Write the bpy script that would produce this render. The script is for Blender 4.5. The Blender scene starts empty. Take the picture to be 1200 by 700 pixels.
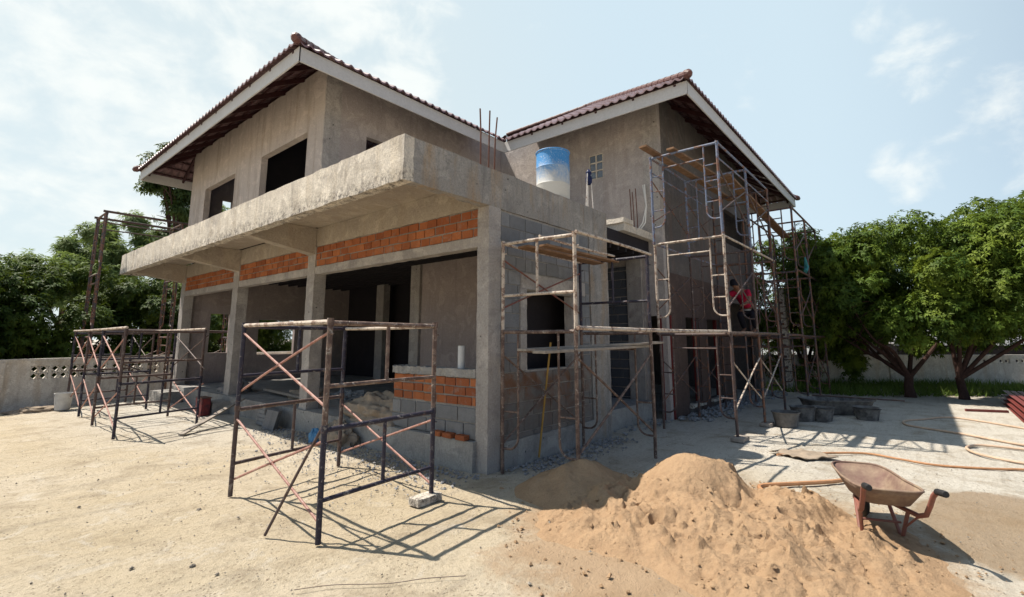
import bpy, math, random
import numpy as np
from mathutils import Vector, Matrix, noise as mn
R = math.radians
rnd = random.Random(7)
S = bpy.context.scene
COL = S.collection

# ------------------------------------------------------------------ helpers
V3=lambda *a: Vector(a)
class MB:
    """collects geometry, built as ONE mesh object"""
    def __init__(s): s.v=[]; s.f=[]; s.t=[]
    def add(s, vs, fs, tint=0.5):
        o=len(s.v); s.v+= [tuple(v) for v in vs]
        for f in fs: s.f.append(tuple(i+o for i in f)); s.t.append(tint)
    def box(s,x0,x1,y0,y1,z0,z1,tint=0.5):
        s.add([(x0,y0,z0),(x1,y0,z0),(x1,y1,z0),(x0,y1,z0),(x0,y0,z1),(x1,y0,z1),(x1,y1,z1),(x0,y1,z1)],
              [(0,3,2,1),(4,5,6,7),(0,1,5,4),(1,2,6,5),(2,3,7,6),(3,0,4,7)],tint)
    def obox(s,c,u,v,w,tint=0.5):
        """oriented box: centre and three half vectors"""
        c,u,v,w=map(Vector,(c,u,v,w)); P=[]
        for k in (-1,1):
            for a,b in ((-1,-1),(1,-1),(1,1),(-1,1)): P.append(c+a*u+b*v+k*w)
        s.add(P,[(0,3,2,1),(4,5,6,7),(0,1,5,4),(1,2,6,5),(2,3,7,6),(3,0,4,7)],tint)
    def rough(s,x0,x1,y0,y1,z0,z1,step=0.15,amp=0.006,sc=6.0):
        """box cut into a grid with uneven cast faces"""
        nx,ny,nz=[max(1,int(round((b-a)/step))) for a,b in ((x0,x1),(y0,y1),(z0,z1))]
        idx={}
        def vid(i,j,k):
            if (i,j,k) not in idx:
                p=Vector((x0+(x1-x0)*i/nx,y0+(y1-y0)*j/ny,z0+(z1-z0)*k/nz))
                edge=sum((i in (0,nx),j in (0,ny),k in (0,nz)))
                d=mn.noise_vector(p*sc)*amp*(1.6 if edge>1 else 1.0)
                idx[(i,j,k)]=len(s.v); s.v.append(tuple(p+d))
            return idx[(i,j,k)]
        def q(a,b,c,d): s.f.append((a,b,c,d)); s.t.append(.5)
        for i in range(nx):
            for j in range(ny):
                q(vid(i,j,0),vid(i,j+1,0),vid(i+1,j+1,0),vid(i+1,j,0))
                q(vid(i,j,nz),vid(i+1,j,nz),vid(i+1,j+1,nz),vid(i,j+1,nz))
        for i in range(nx):
            for k in range(nz):
                q(vid(i,0,k),vid(i+1,0,k),vid(i+1,0,k+1),vid(i,0,k+1))
                q(vid(i,ny,k),vid(i,ny,k+1),vid(i+1,ny,k+1),vid(i+1,ny,k))
        for j in range(ny):
            for k in range(nz):
                q(vid(0,j,k),vid(0,j,k+1),vid(0,j+1,k+1),vid(0,j+1,k))
                q(vid(nx,j,k),vid(nx,j+1,k),vid(nx,j+1,k+1),vid(nx,j,k+1))
    def tube(s,pts,r,n=8,tint=0.5,caps=True):
        P=[Vector(p) for p in pts]
        if len(P)==2 and not isinstance(r,(list,tuple)) and .006<r<.04 and (P[1]-P[0]).length>.8:
            L=(P[1]-P[0]).length; q=V3(rnd.uniform(-1,1),rnd.uniform(-1,1),rnd.uniform(-1,1))*min(.012,L*.005)
            P=[P[0],P[0].lerp(P[1],.3)+q*.8,P[0].lerp(P[1],.65)+q,P[1]]
        m=len(P)
        rs=r if isinstance(r,(list,tuple)) else [r]*m
        T=[]
        for i in range(m):
            a=P[max(0,i-1)]; b=P[min(m-1,i+1)]; T.append((b-a).normalized())
        up=Vector((0,0,1)) if abs(T[0].z)<.9 else Vector((1,0,0))
        N=(up-T[0]*up.dot(T[0])).normalized()
        o=len(s.v)
        for i in range(m):
            N=(N-T[i]*N.dot(T[i])).normalized(); B=T[i].cross(N)
            for k in range(n):
                a=2*math.pi*k/n
                s.v.append(tuple(P[i]+(N*math.cos(a)+B*math.sin(a))*rs[i]))
        for i in range(m-1):
            for k in range(n):
                s.f.append((o+i*n+k,o+i*n+(k+1)%n,o+(i+1)*n+(k+1)%n,o+(i+1)*n+k)); s.t.append(tint)
        if caps:
            s.f.append(tuple(o+k for k in range(n))[::-1]); s.t.append(tint)
            s.f.append(tuple(o+(m-1)*n+k for k in range(n))); s.t.append(tint)
    def lathe(s,prof,c=(0,0,0),n=28,tint=0.5):
        o=len(s.v)
        for r,z in prof:
            for k in range(n):
                a=2*math.pi*k/n; s.v.append((c[0]+r*math.cos(a),c[1]+r*math.sin(a),c[2]+z))
        for i in range(len(prof)-1):
            for k in range(n):
                s.f.append((o+i*n+k,o+i*n+(k+1)%n,o+(i+1)*n+(k+1)%n,o+(i+1)*n+k)); s.t.append(tint)
    def wall(s,axis,c0,c1,u0,u1,z0,z1,holes=()):
        """wall slab of constant axis from c0 to c1 with rectangular openings (u0,u1,z0,z1)"""
        us=sorted({u0,u1,*[min(max(h[i],u0),u1) for h in holes for i in (0,1)]})
        zs=sorted({z0,z1,*[min(max(h[i],z0),z1) for h in holes for i in (2,3)]})
        def solid(i,j):
            if i<0 or j<0 or i>=len(us)-1 or j>=len(zs)-1: return False
            u=(us[i]+us[i+1])/2; z=(zs[j]+zs[j+1])/2
            return not any(h[0]<u<h[1] and h[2]<z<h[3] for h in holes)
        def P(c,u,z): return (c,u,z) if axis=='X' else (u,c,z)
        for i in range(len(us)-1):
            for j in range(len(zs)-1):
                if not solid(i,j): continue
                a,b,p,q=us[i],us[i+1],zs[j],zs[j+1]
                F=[[P(c0,a,p),P(c0,a,q),P(c0,b,q),P(c0,b,p)],[P(c1,a,p),P(c1,b,p),P(c1,b,q),P(c1,a,q)]]
                if not solid(i-1,j): F.append([P(c0,a,p),P(c1,a,p),P(c1,a,q),P(c0,a,q)])
                if not solid(i+1,j): F.append([P(c0,b,p),P(c0,b,q),P(c1,b,q),P(c1,b,p)])
                if not solid(i,j-1): F.append([P(c0,a,p),P(c0,b,p),P(c1,b,p),P(c1,a,p)])
                if not solid(i,j+1): F.append([P(c0,a,q),P(c1,a,q),P(c1,b,q),P(c0,b,q)])
                for f in F:
                    if axis=='Y': f=f[::-1]
                    s.add(f,[(0,1,2,3)])
    def build(s,name,mat,parent=None,smooth=False,bevel=0):
        me=bpy.data.meshes.new(name); v=s.v
        if parent is not None:
            L=parent.matrix_world.translation if parent.parent is None else parent.location
            base=wloc(parent); v=[(a-base[0],b-base[1],c-base[2]) for a,b,c in v]
        me.from_pydata(v,[],s.f); me.materials.append(mat)
        at=me.attributes.new('tint','FLOAT','FACE'); at.data.foreach_set('value',s.t)
        if smooth: me.polygons.foreach_set('use_smooth',[True]*len(me.polygons))
        o=bpy.data.objects.new(name,me); COL.objects.link(o)
        if parent is not None: o.parent=parent
        if smooth:
            try: me.set_sharp_from_angle(angle=R(40))
            except Exception: pass
        if bevel:
            b=o.modifiers.new('Bevel','BEVEL'); b.width=bevel; b.segments=2; b.limit_method='ANGLE'
        return o
def wloc(o):
    L=Vector((0,0,0))
    while o is not None: L+=o.location; o=o.parent
    return L
def tag(o,label,cat=None,group=None,kind='thing'):
    o['kind']=kind
    if label: o['label']=label
    if cat: o['category']=cat
    if group: o['group']=group
    return o
def thing(name,loc,label,cat,group=None):
    o=bpy.data.objects.new(name,None); COL.objects.link(o); o.location=loc; o.empty_display_size=.2
    return tag(o,label,cat,group)
def single(mb,name,mat,loc,label,cat,group=None,smooth=False,bevel=0,kind='thing'):
    """a thing that is one mesh: geometry given in world metres, origin moved to its base"""
    mb.v=[(a-loc[0],b-loc[1],c-loc[2]) for a,b,c in mb.v]
    o=mb.build(name,mat,None,smooth,bevel); o.location=loc
    return tag(o,label,cat,group,kind)
def copy_tree(o,loc,label=None,rz=None):
    c=o.copy(); COL.objects.link(c); c.location=loc
    if rz is not None: c.rotation_euler=(0,0,rz)
    if label: c['label']=label
    for ch in o.children:
        d=ch.copy(); COL.objects.link(d); d.parent=c
    return c
def structure(mb,name,mat,smooth=False):
    o=mb.build(name,mat,None,smooth); o['kind']='structure'; return o

def catmull(P,n=10):
    P=[Vector(p) for p in P]; Q=[P[0]]+P+[P[-1]]; out=[]
    for i in range(1,len(Q)-2):
        for k in range(n):
            t=k/n; a,b,c,d=Q[i-1],Q[i],Q[i+1],Q[i+2]
            out.append(.5*((2*b)+(c-a)*t+(2*a-5*b+4*c-d)*t*t+(3*b-a-3*c+d)*t**3))
    out.append(P[-1]); return out
# ------------------------------------------------------------------ materials
class NT:
    def __init__(s,name):
        s.m=bpy.data.materials.new(name); s.m.use_nodes=True; s.n=s.m.node_tree.nodes; s.l=s.m.node_tree.links
        s.b=s.n['Principled BSDF']; s.co=s.n.new('ShaderNodeTexCoord').outputs['Object']
    def link(s,a,b): s.l.new(a,b)
    def val(s,x,sock):
        if hasattr(x,'is_linked'): s.link(x,sock)
        else: sock.default_value=x
    def mapping(s,scale=(1,1,1),rot=(0,0,0),loc=(0,0,0),src=None):
        m=s.n.new('ShaderNodeMapping'); s.link(src or s.co,m.inputs[0]); m.inputs['Scale'].default_value=scale
        m.inputs['Rotation'].default_value=rot; m.inputs['Location'].default_value=loc; return m.outputs[0]
    def noise(s,scale=5,detail=6,rough=.6,src=None,dist=0):
        n=s.n.new('ShaderNodeTexNoise'); s.link(src or s.co,n.inputs['Vector']); n.inputs['Scale'].default_value=scale
        n.inputs['Detail'].default_value=detail; n.inputs['Roughness'].default_value=rough; n.inputs['Distortion'].default_value=dist
        return n.outputs['Fac']
    def voro(s,scale=5,src=None,feature='F1',out='Distance'):
        n=s.n.new('ShaderNodeTexVoronoi'); n.feature=feature; s.link(src or s.co,n.inputs['Vector']); n.inputs['Scale'].default_value=scale
        return n.outputs[out]
    def ramp(s,fac,a,b,lo=0.,hi=1.):
        n=s.n.new('ShaderNodeMapRange'); s.link(fac,n.inputs[0]); n.inputs[1].default_value=a; n.inputs[2].default_value=b
        n.inputs[3].default_value=lo; n.inputs[4].default_value=hi; return n.outputs[0]
    def mix(s,f,a,b,mode='MIX'):
        n=s.n.new('ShaderNodeMix'); n.data_type='RGBA'; n.blend_type=mode
        s.val(f,n.inputs[0])
        for x,k in ((a,6),(b,7)):
            if hasattr(x,'is_linked'): s.link(x,n.inputs[k])
            else: n.inputs[k].default_value=(*x,1)
        return n.outputs[2]
    def math(s,op,a,b=0.):
        n=s.n.new('ShaderNodeMath'); n.operation=op; s.val(a,n.inputs[0]); s.val(b,n.inputs[1]); return n.outputs[0]
    def attr(s,name='tint'):
        n=s.n.new('ShaderNodeAttribute'); n.attribute_name=name; return n.outputs['Fac']
    def sep(s,src=None):
        n=s.n.new('ShaderNodeSeparateXYZ'); s.link(src or s.co,n.inputs[0]); return n.outputs
    def bump(s,h,strength=.4,dist=.02):
        n=s.n.new('ShaderNodeBump'); s.link(h,n.inputs['Height']); n.inputs['Strength'].default_value=strength; n.inputs['Distance'].default_value=dist
        s.link(n.outputs[0],s.b.inputs['Normal'])
    def done(s,color,rough=.85,spec=.3,metal=0.):
        if hasattr(color,'is_linked'): s.link(color,s.b.inputs['Base Color'])
        else: s.b.inputs['Base Color'].default_value=(*color,1)
        s.val(rough,s.b.inputs['Roughness']); s.b.inputs['Specular IOR Level'].default_value=spec; s.b.inputs['Metallic'].default_value=metal
        return s.m

def concrete(name,c,c2,dark,stain=.5,pits=1.0,streak=.5,warm=None,warmamt=.4,edge=None):
    t=NT(name); light=tuple(min(1,x*1.28) for x in c)
    col=t.mix(t.ramp(t.noise(.9,8,.65),.36,.62),c,c2)
    col=t.mix(t.ramp(t.noise(2.4,5,.6,dist=1.2),.54,.60,0,.55),col,light)          # trowelled patches
    col=t.mix(t.ramp(t.noise(1.9,7,.7,dist=.8,src=t.mapping(loc=(5,3,8))),.53,.66,0,min(1,stain*1.0)),col,dark)
    col=t.mix(t.ramp(t.noise(7,8,.75,dist=.6),.55,.68,0,stain),col,dark)
    st=t.noise(1,8,.72,src=t.mapping((6,6,.55)))
    col=t.mix(t.ramp(st,.52,.66,0,streak),col,dark)
    if warm:
        col=t.mix(t.ramp(t.noise(1,6,.6,src=t.mapping((3.5,3.5,.5),loc=(3,1,2))),.5,.64,0,warmamt),col,warm)
    if edge:
        x,y,z=t.sep(); e=t.ramp(z,edge[0],edge[1],1,0)
        col=t.mix(t.math('MULTIPLY',e,t.ramp(t.noise(15,9,.8),.46,.60)),col,tuple(q*.45 for q in dark))
    fine=t.noise(40,6,.78); col=t.mix(t.ramp(fine,.47,.68,.0,.6),col,dark); col=t.mix(t.ramp(t.noise(19,7,.78),.55,.65,0,.5),col,light)
    pit=t.ramp(t.voro(5.5),.05,.10,pits,0); pit2=t.math('MULTIPLY',pit,t.ramp(t.noise(2.2),.48,.54))
    col=t.mix(pit2,col,tuple(x*.3 for x in dark))
    h=t.math('ADD',t.math('MULTIPLY',t.noise(9,9,.78),1.0),t.math('MULTIPLY',fine,.45)); h=t.math('SUBTRACT',h,t.math('MULTIPLY',pit2,.6))
    t.bump(h,.7,.035); return t.done(col,.92,.15)
M={}
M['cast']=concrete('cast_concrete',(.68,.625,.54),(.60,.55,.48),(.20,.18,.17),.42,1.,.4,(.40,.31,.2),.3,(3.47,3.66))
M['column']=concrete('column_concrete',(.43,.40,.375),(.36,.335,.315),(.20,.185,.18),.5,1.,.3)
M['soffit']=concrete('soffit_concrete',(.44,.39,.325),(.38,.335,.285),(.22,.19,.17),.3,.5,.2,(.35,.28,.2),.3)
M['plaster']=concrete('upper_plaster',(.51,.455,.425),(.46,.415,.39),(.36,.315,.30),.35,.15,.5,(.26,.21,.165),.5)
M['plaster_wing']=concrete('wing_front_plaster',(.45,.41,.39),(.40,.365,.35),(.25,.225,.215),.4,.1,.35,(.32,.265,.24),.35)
M['plaster_shade']=concrete('shaded_side_plaster',(.42,.375,.36),(.37,.33,.315),(.24,.205,.195),.35,.1,.35)  # upper plaster toned down in colour for the shaded side
M['plaster_wing_shade']=concrete('shaded_wing_plaster',(.15,.135,.13),(.115,.105,.103),(.07,.064,.066),.4,.2,.5,(.16,.115,.10),.5)  # wing plaster with the shade of its side wall put into the colour
M['plaster_in']=concrete('inner_plaster',(.40,.34,.325),(.35,.30,.29),(.26,.22,.215),.4,.2,.4)
M['plaster_brown']=concrete('shaded_brown_plaster',(.12,.085,.075),(.095,.068,.062),(.055,.043,.042),.5,.1,.3)  # brown plaster, made darker still for the wing's shaded side
M['sidebeam']=concrete('stained_beam_concrete',(.34,.32,.295),(.27,.26,.25),(.13,.125,.125),.5,1.,.65,(.34,.22,.11),.6)
M['plinth']=concrete('plinth_concrete',(.36,.35,.33),(.30,.29,.28),(.17,.17,.17),.5,.8,.4)
M['wallpaint']=concrete('boundary_render',(.70,.68,.63),(.60,.58,.54),(.34,.30,.26),.4,.3,.45,(.5,.38,.25),.4)

def blockmat(name,a,b,stain=None,smear=0.):
    t=NT(name); col=t.mix(t.attr(),a,b)
    if smear: col=t.mix(t.ramp(t.noise(6,9,.78,dist=.8),.54,.62,0,smear),col,(.34,.30,.27)); col=t.mix(t.ramp(t.noise(2,5,.6),.5,.65,0,.4),col,(.24,.10,.06))
    col=t.mix(t.ramp(t.noise(7,8,.7),.45,.7,0,.55),col,tuple(x*.55 for x in a))
    if stain:
        x,y,z=t.sep()
        m=t.ramp(t.noise(1,6,.65,src=t.mapping((2.2,2.2,.45),loc=(.4,0,.3))),.46,.6)
        m=t.math('MULTIPLY',t.ramp(t.noise(2.6,8,.7,dist=.6),.44,.62),t.ramp(z,.25,.9)); col=t.mix(t.math('MULTIPLY',m,.85),col,stain)
    f=t.noise(90,3,.7); col=t.mix(t.ramp(f,.35,.7,0,.4),col,tuple(x*.5 for x in b))
    t.bump(t.math('ADD',f,t.noise(20,6,.7)),.6,.02); return t.done(col,.95,.1)
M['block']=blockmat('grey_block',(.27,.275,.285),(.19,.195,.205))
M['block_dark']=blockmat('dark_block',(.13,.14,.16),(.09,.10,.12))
M['block_stained']=blockmat('stained_block',(.25,.235,.22),(.18,.17,.165),(.19,.085,.04))
M['brick']=blockmat('orange_brick',(.52,.19,.08),(.30,.095,.045),None,.5)
M['mortar']=concrete('mortar',(.33,.31,.29),(.28,.27,.25),(.16,.15,.15),.4,.3,.1)

def pipe(name,base,rust_amt,splat=.35,rust=(.16,.075,.045)):
    t=NT(name); n=t.noise(9,8,.75)
    col=t.mix(t.ramp(n,.62-rust_amt*.3,.68-rust_amt*.3),base,rust)
    col=t.mix(t.ramp(t.noise(40,5,.7),.5,.7,0,.6),col,tuple(x*.6 for x in rust))
    col=t.mix(t.ramp(t.noise(17,7,.8,dist=.8),.56,.62,0,splat),col,(.50,.47,.42))
    t.bump(t.noise(60,4,.7),.4,.01); return t.done(col,.6,.4)
M['p_navy']=pipe('navy_pipe',(.018,.017,.036),.15,.4,(.08,.045,.04))
M['p_rust']=pipe('rusty_pipe',(.175,.12,.095),.5,.65,(.085,.052,.043))
M['p_brown']=pipe('brown_pipe',(.075,.052,.052),.45,.4,(.085,.05,.04))
M['p_cream']=pipe('cream_pipe',(.50,.43,.36),.42,.7,(.20,.13,.10))
M['p_white']=pipe('whitish_pipe',(.62,.60,.57),.2,.6)
M['p_blue']=pipe('blue_grey_pipe',(.13,.17,.26),.4,.5)
M['p_dark']=pipe('dark_pipe',(.05,.045,.055),.5,.12)
M['p_pink']=pipe('pink_brace',(.33,.175,.145),.35,.5,(.22,.085,.065))
M['p_redbr']=pipe('red_brace',(.20,.06,.05),.5,.2)

def simple(name,c,var=.3,scale=12,rough=.7,spec=.3,bump=.2,c2=None):
    t=NT(name); col=t.mix(t.ramp(t.noise(scale,6,.65),.35,.7),c,c2 or tuple(x*(1-var) for x in c))
    col=t.mix(t.ramp(t.noise(scale*7,3,.6),.4,.75,0,.3),col,tuple(x*.6 for x in c))
    t.bump(t.noise(scale*4,5,.7),bump,.01); return t.done(col,rough,spec)
M['fascia']=simple('fascia_board',(.50,.50,.51),.08,3,.6,.3,.05)
M['steel_red']=simple('red_primer_steel',(.05,.016,.018),.4,9,.55,.35)
M['cap']=simple('ridge_cap',(.13,.055,.05),.35,8,.55,.4)
M['wood']=simple('formwork_wood',(.25,.15,.09),.45,9,.85,.15,.4)
M['wood_grey']=simple('grey_wood',(.36,.32,.28),.4,9,.9,.1,.4)
M['glass_block']=simple('glass_block',(.16,.20,.25),.5,30,.12,.6,.3)
M['rubber']=simple('black_rubber',(.022,.022,.024),.3,20,.6,.3)
M['tub']=simple('mortar_tub',(.07,.066,.065),.3,5,.85,.2,.4,c2=(.27,.26,.245))
M['tub_light']=simple('dried_mortar_pan',(.20,.19,.18),.5,9,.9,.1,.4)
M['hose']=simple('orange_hose',(.46,.24,.12),.35,6,.6,.3,.1)
M['hose_pale']=simple('pale_hose',(.55,.40,.29),.3,6,.6,.3,.1)
M['barrow']=simple('barrow_paint',(.27,.10,.075),.5,14,.55,.35,.25,c2=(.19,.10,.08))
M['tray']=simple('barrow_tray',(.155,.095,.078),.4,4,.75,.25,.4,c2=(.31,.24,.165))
M['pvc']=simple('pvc',(.55,.57,.58),.1,10,.4,.4,.05)
M['sack']=simple('cement_sack',(.33,.27,.21),.35,8,.9,.1,.6)
M['sack_grey']=simple('grey_sack',(.30,.285,.28),.3,8,.9,.1,.6)
M['paper_white']=simple('white_sack',(.62,.62,.60),.25,8,.8,.2,.5)
M['redbox']=simple('red_box',(.22,.035,.035),.6,10,.6,.3,.2,c2=(.03,.02,.03))
M['rebar']=simple('rebar',(.16,.07,.05),.5,50,.8,.3,.6)
M['white_cable']=simple('white_cable',(.7,.7,.68),.1,10,.5,.3,.05)
M['blue_cloth']=simple('blue_cloth',(.03,.04,.11),.5,30,.9,.1,.5)
M['teal_cloth']=simple('teal_cloth',(.06,.25,.27),.4,30,.9,.1,.5)
M['red_steel']=simple('red_oxide_section',(.19,.045,.04),.35,9,.5,.4,.1)
M['red_frame']=simple('red_door_frame',(.17,.025,.025),.3,9,.6,.3,.1)
M['rock']=simple('stone',(.30,.27,.23),.5,14,.95,.1,.6)
M['gravel']=simple('rubble',(.33,.335,.345),.45,25,.95,.1,.5)
M['shirt']=simple('crimson_shirt',(.42,.012,.05),.25,20,.85,.2,.3)
M['trouser']=simple('dark_trousers',(.022,.022,.032),.3,20,.9,.1,.3)
M['skin']=simple('skin',(.24,.12,.075),.15,30,.55,.35,.1)
M['housewhite']=simple('white_wall',(.74,.75,.75),.1,3,.8,.2,.1)
M['roofgrey']=simple('grey_sheet_roof',(.24,.23,.24),.3,4,.5,.4,.1)
M['shade_black']=simple('painted_shade',(.035,.032,.037),.2,3,.9,.1,.1)  # near-black colour stands in for shade in the rooms and on the shed wall

# drum: blue plastic splashed with cement from below
t=NT('blue_drum'); x,y,z=t.sep(); n=t.noise(5,9,.8,dist=.4)
m=t.math('ADD',t.math('MULTIPLY',z,1.15),t.math('MULTIPLY',t.math('SUBTRACT',n,.5),1.1))
col=t.mix(t.ramp(m,.36,.80),(.50,.50,.48),(.045,.22,.50))
col=t.mix(t.ramp(t.noise(45,4,.7),.58,.66,0,.7),col,(.58,.60,.60))
t.bump(t.noise(30,4,.7),.2,.01); M['drum']=t.done(col,.55,.4)

# roof tile: glazed maroon concrete tile
t=NT('roof_tile'); col=t.mix(t.ramp(t.noise(3,6,.6),.35,.7),(.20,.125,.135),(.13,.074,.082))
col=t.mix(t.ramp(t.noise(35,4,.7),.5,.75,0,.4),col,(.27,.18,.18))
t.bump(t.noise(70,3,.6),.2,.01); M['tile']=t.done(col,t.ramp(t.noise(8),.3,.7,.30,.5),.55)

# ground: dry sandy fill, pale cement dust, tyre and foot marks
t=NT('site_ground'); x,y,z=t.sep()
big=t.noise(.35,6,.6); mid=t.noise(1.6,9,.68,dist=.4); fine=t.noise(26,8,.75); grit=t.noise(140,3,.7)
col=t.mix(t.ramp(big,.38,.62),(.50,.42,.295),(.56,.49,.38))
far=t.ramp(t.math('ADD',x,t.math('MULTIPLY',t.math('SUBTRACT',big,.5),9.)),3.6,7.5)
left=t.ramp(t.math('ADD',y,t.math('MULTIPLY',t.math('SUBTRACT',mid,.5),7.)),7.,11.)
pale=t.math('MAXIMUM',far,t.math('MULTIPLY',left,t.ramp(x,1.2,3.2)))
col=t.mix(t.math('MULTIPLY',pale,.85),col,(.55,.53,.48))
col=t.mix(t.ramp(mid,.51,.66,0,.65),col,(.29,.235,.165))
trk=t.noise(1,7,.7,src=t.mapping((.5,6.,1),rot=(0,0,R(28))))
col=t.mix(t.ramp(trk,.53,.67,0,.4),col,(.30,.265,.22))
col=t.mix(t.ramp(fine,.50,.66,0,.6),col,(.25,.205,.15))
col=t.mix(t.ramp(grit,.58,.72,0,.6),col,(.17,.145,.12))
col=t.mix(t.ramp(t.noise(7,8,.75),.60,.72,0,.5),col,(.50,.46,.385))
rt1=t.noise(1,9,.75,src=t.mapping((.30,9.,1),rot=(0,0,R(-62)))); col=t.mix(t.math('MULTIPLY',t.ramp(rt1,.55,.66,0,.4),t.ramp(t.noise(.8,4),.42,.55)),col,(.24,.205,.165))
clump=t.noise(3.4,10,.8,dist=1.); col=t.mix(t.ramp(clump,.55,.64,0,.55),col,(.33,.27,.19)); col=t.mix(t.ramp(t.noise(2.3,9,.78,dist=.7,src=t.mapping(loc=(4,9,0))),.55,.66,0,.6),col,(.60,.56,.49))
crumb=t.math('MULTIPLY',t.ramp(t.voro(24,src=t.mapping(rot=(0,0,.4))),.16,.24,1,0),t.ramp(t.noise(1.7,8,.75,src=t.mapping(loc=(2,7,0))),.46,.56)); col=t.mix(t.math('MULTIPLY',crumb,.85),col,(.23,.185,.135))
crumb2=t.math('MULTIPLY',t.ramp(t.voro(11,src=t.mapping(loc=(3,1,0))),.10,.17,1,0),t.ramp(t.noise(1.1,8,.75,src=t.mapping(loc=(8,7,0))),.50,.58)); col=t.mix(t.math('MULTIPLY',crumb2,.75),col,(.26,.21,.155))
# sand spilled on the ground round the heap
sx_=t.math('DIVIDE',t.math('SUBTRACT',x,4.5),2.0); sy_=t.math('DIVIDE',t.math('SUBTRACT',y,1.5),1.8)
sd_=t.math('ADD',t.math('ADD',t.math('MULTIPLY',sx_,sx_),t.math('MULTIPLY',sy_,sy_)),t.math('MULTIPLY',t.math('SUBTRACT',t.noise(2.2,9,.75,dist=.5),.5),1.9))
col=t.mix(t.ramp(sd_,.62,1.12,.92,0),col,t.mix(t.ramp(mid,.35,.65),(.42,.30,.195),(.35,.245,.155)))
# damp sand round the barrow
dx=t.math('DIVIDE',t.math('SUBTRACT',x,6.35),1.35); dy=t.math('DIVIDE',t.math('ADD',y,.55),.82)
d=t.math('ADD',t.math('MULTIPLY',dx,dx),t.math('MULTIPLY',dy,dy)); d=t.math('ADD',d,t.math('MULTIPLY',t.math('SUBTRACT',mid,.5),1.1))
col=t.mix(t.ramp(d,.8,1.0,.75,0),col,(.27,.19,.115))
t.bump(t.math('ADD',t.math('ADD',t.math('MULTIPLY',fine,1.3),t.math('ADD',t.math('MULTIPLY',crumb,.5),t.math('MULTIPLY',t.noise(11,9,.78),1.2))),t.math('ADD',t.math('MULTIPLY',mid,1.8),t.math('ADD',t.math('MULTIPLY',clump,-1.4),t.math('MULTIPLY',grit,.5)))),.7,.045)
M['ground']=t.done(col,.95,.1)
t=NT('building_sand'); mid=t.noise(5,9,.7); fine=t.noise(55,6,.75)
col=t.mix(t.ramp(mid,.35,.68),(.425,.292,.18),(.335,.222,.135)); col=t.mix(t.ramp(fine,.5,.7,0,.55),col,(.26,.165,.09))
col=t.mix(t.ramp(t.noise(170,2,.6),.6,.75,0,.4),col,(.55,.42,.27))
t.bump(t.math('ADD',fine,t.math('MULTIPLY',t.noise(18,8,.75),1.3)),.8,.025); M['sand']=t.done(col,.97,.1)

def leafmat(name,a,b,c,trans=.35):
    t=NT(name); v=t.attr(); col=t.mix(v,a,b); col=t.mix(t.ramp(t.noise(.9,4,.6),.5,.72,0,.7),col,c)
    s=t.b; s.inputs['Roughness'].default_value=.6; s.inputs['Specular IOR Level'].default_value=.18
    t.link(col,s.inputs['Base Color'])
    tr=t.n.new('ShaderNodeBsdfTranslucent'); t.link(t.mix(.5,col,(.16,.2,.02)),tr.inputs[0])
    mx=t.n.new('ShaderNodeMixShader'); mx.inputs[0].default_value=trans
    t.link(s.outputs[0],mx.inputs[1]); t.link(tr.outputs[0],mx.inputs[2]); t.link(mx.outputs[0],t.n['Material Output'].inputs[0])
    return t.m
M['mango']=leafmat('mango_leaf',(.026,.062,.012),(.14,.215,.028),(.24,.30,.035),.3)
M['bush']=leafmat('bush_leaf',(.018,.045,.011),(.09,.15,.024),(.16,.22,.03),.24)
M['feather']=leafmat('feathery_leaf',(.13,.20,.075),(.20,.28,.105),(.23,.29,.12),.45)
M['tallleaf']=leafmat('tall_tree_leaf',(.035,.065,.025),(.07,.11,.035),(.10,.14,.05),.3)
M['grass']=leafmat('grass_blade',(.09,.16,.03),(.16,.24,.05),(.22,.24,.08),.4)
M['bark']=simple('bark',(.075,.045,.038),.5,14,.95,.1,.8)

# ------------------------------------------------------------------ ground
def lin(a,b,st): return list(np.arange(a,b-1e-6,st))
xs=[-1500,-600,-250,-100,-50,-25,-12,-6,-3]+lin(-1.5,12,.085)+lin(12,32,.5)+[32,36,42,55,80,130,250,600,1500]
ys=[-1500,-600,-250,-100,-50,-25,-14,-9,-6]+lin(-3.5,17,.085)+lin(17,32,.5)+[32,36,42,55,80,130,250,600,1500]
gm=MB(); nx,ny=len(xs),len(ys)
for X in xs:
    for Y in ys:
        z=0.
        if -1.4<X<11.9 and -3.4<Y<16.9:
            p=Vector((X,Y,0)); z=.014*mn.noise(p*1.1)+.010*mn.noise(p*3.3+Vector((9,2,1)))+.007*mn.noise(p*9)
            z-=.012
        gm.v.append((X,Y,z))
for i in range(nx-1):
    for j in range(ny-1):
        a=i*ny+j; gm.f.append((a,a+ny,a+ny+1,a+1)); gm.t.append(.5)
structure(gm,'ground',M['ground'],True)

# ------------------------------------------------------------------ the house
house=thing('unfinished_house',(4.63,4.28,0),'unfinished two-storey concrete house with maroon hip roof and deep porch slab','house')
XF=4.63; Y0=4.28
def hp(name,fn,mat,parent=None,**k):
    m=MB(); fn(m); return m.build(name,mat,parent or house,**k)
# floor and plinth
hp('plinth',lambda m:m.rough(4.56,10.0,4.47,16.6,-.05,.36,.2,.006),M['plinth'])
hp('entrance_step',lambda m:m.rough(4.05,4.53,15.3,16.3,-.02,.27,.12,.012),M['plinth']); hp('entrance_step',lambda m:m.rough(4.2,4.55,12.15,12.75,-.02,.26,.12,.012),M['plinth'])
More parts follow.
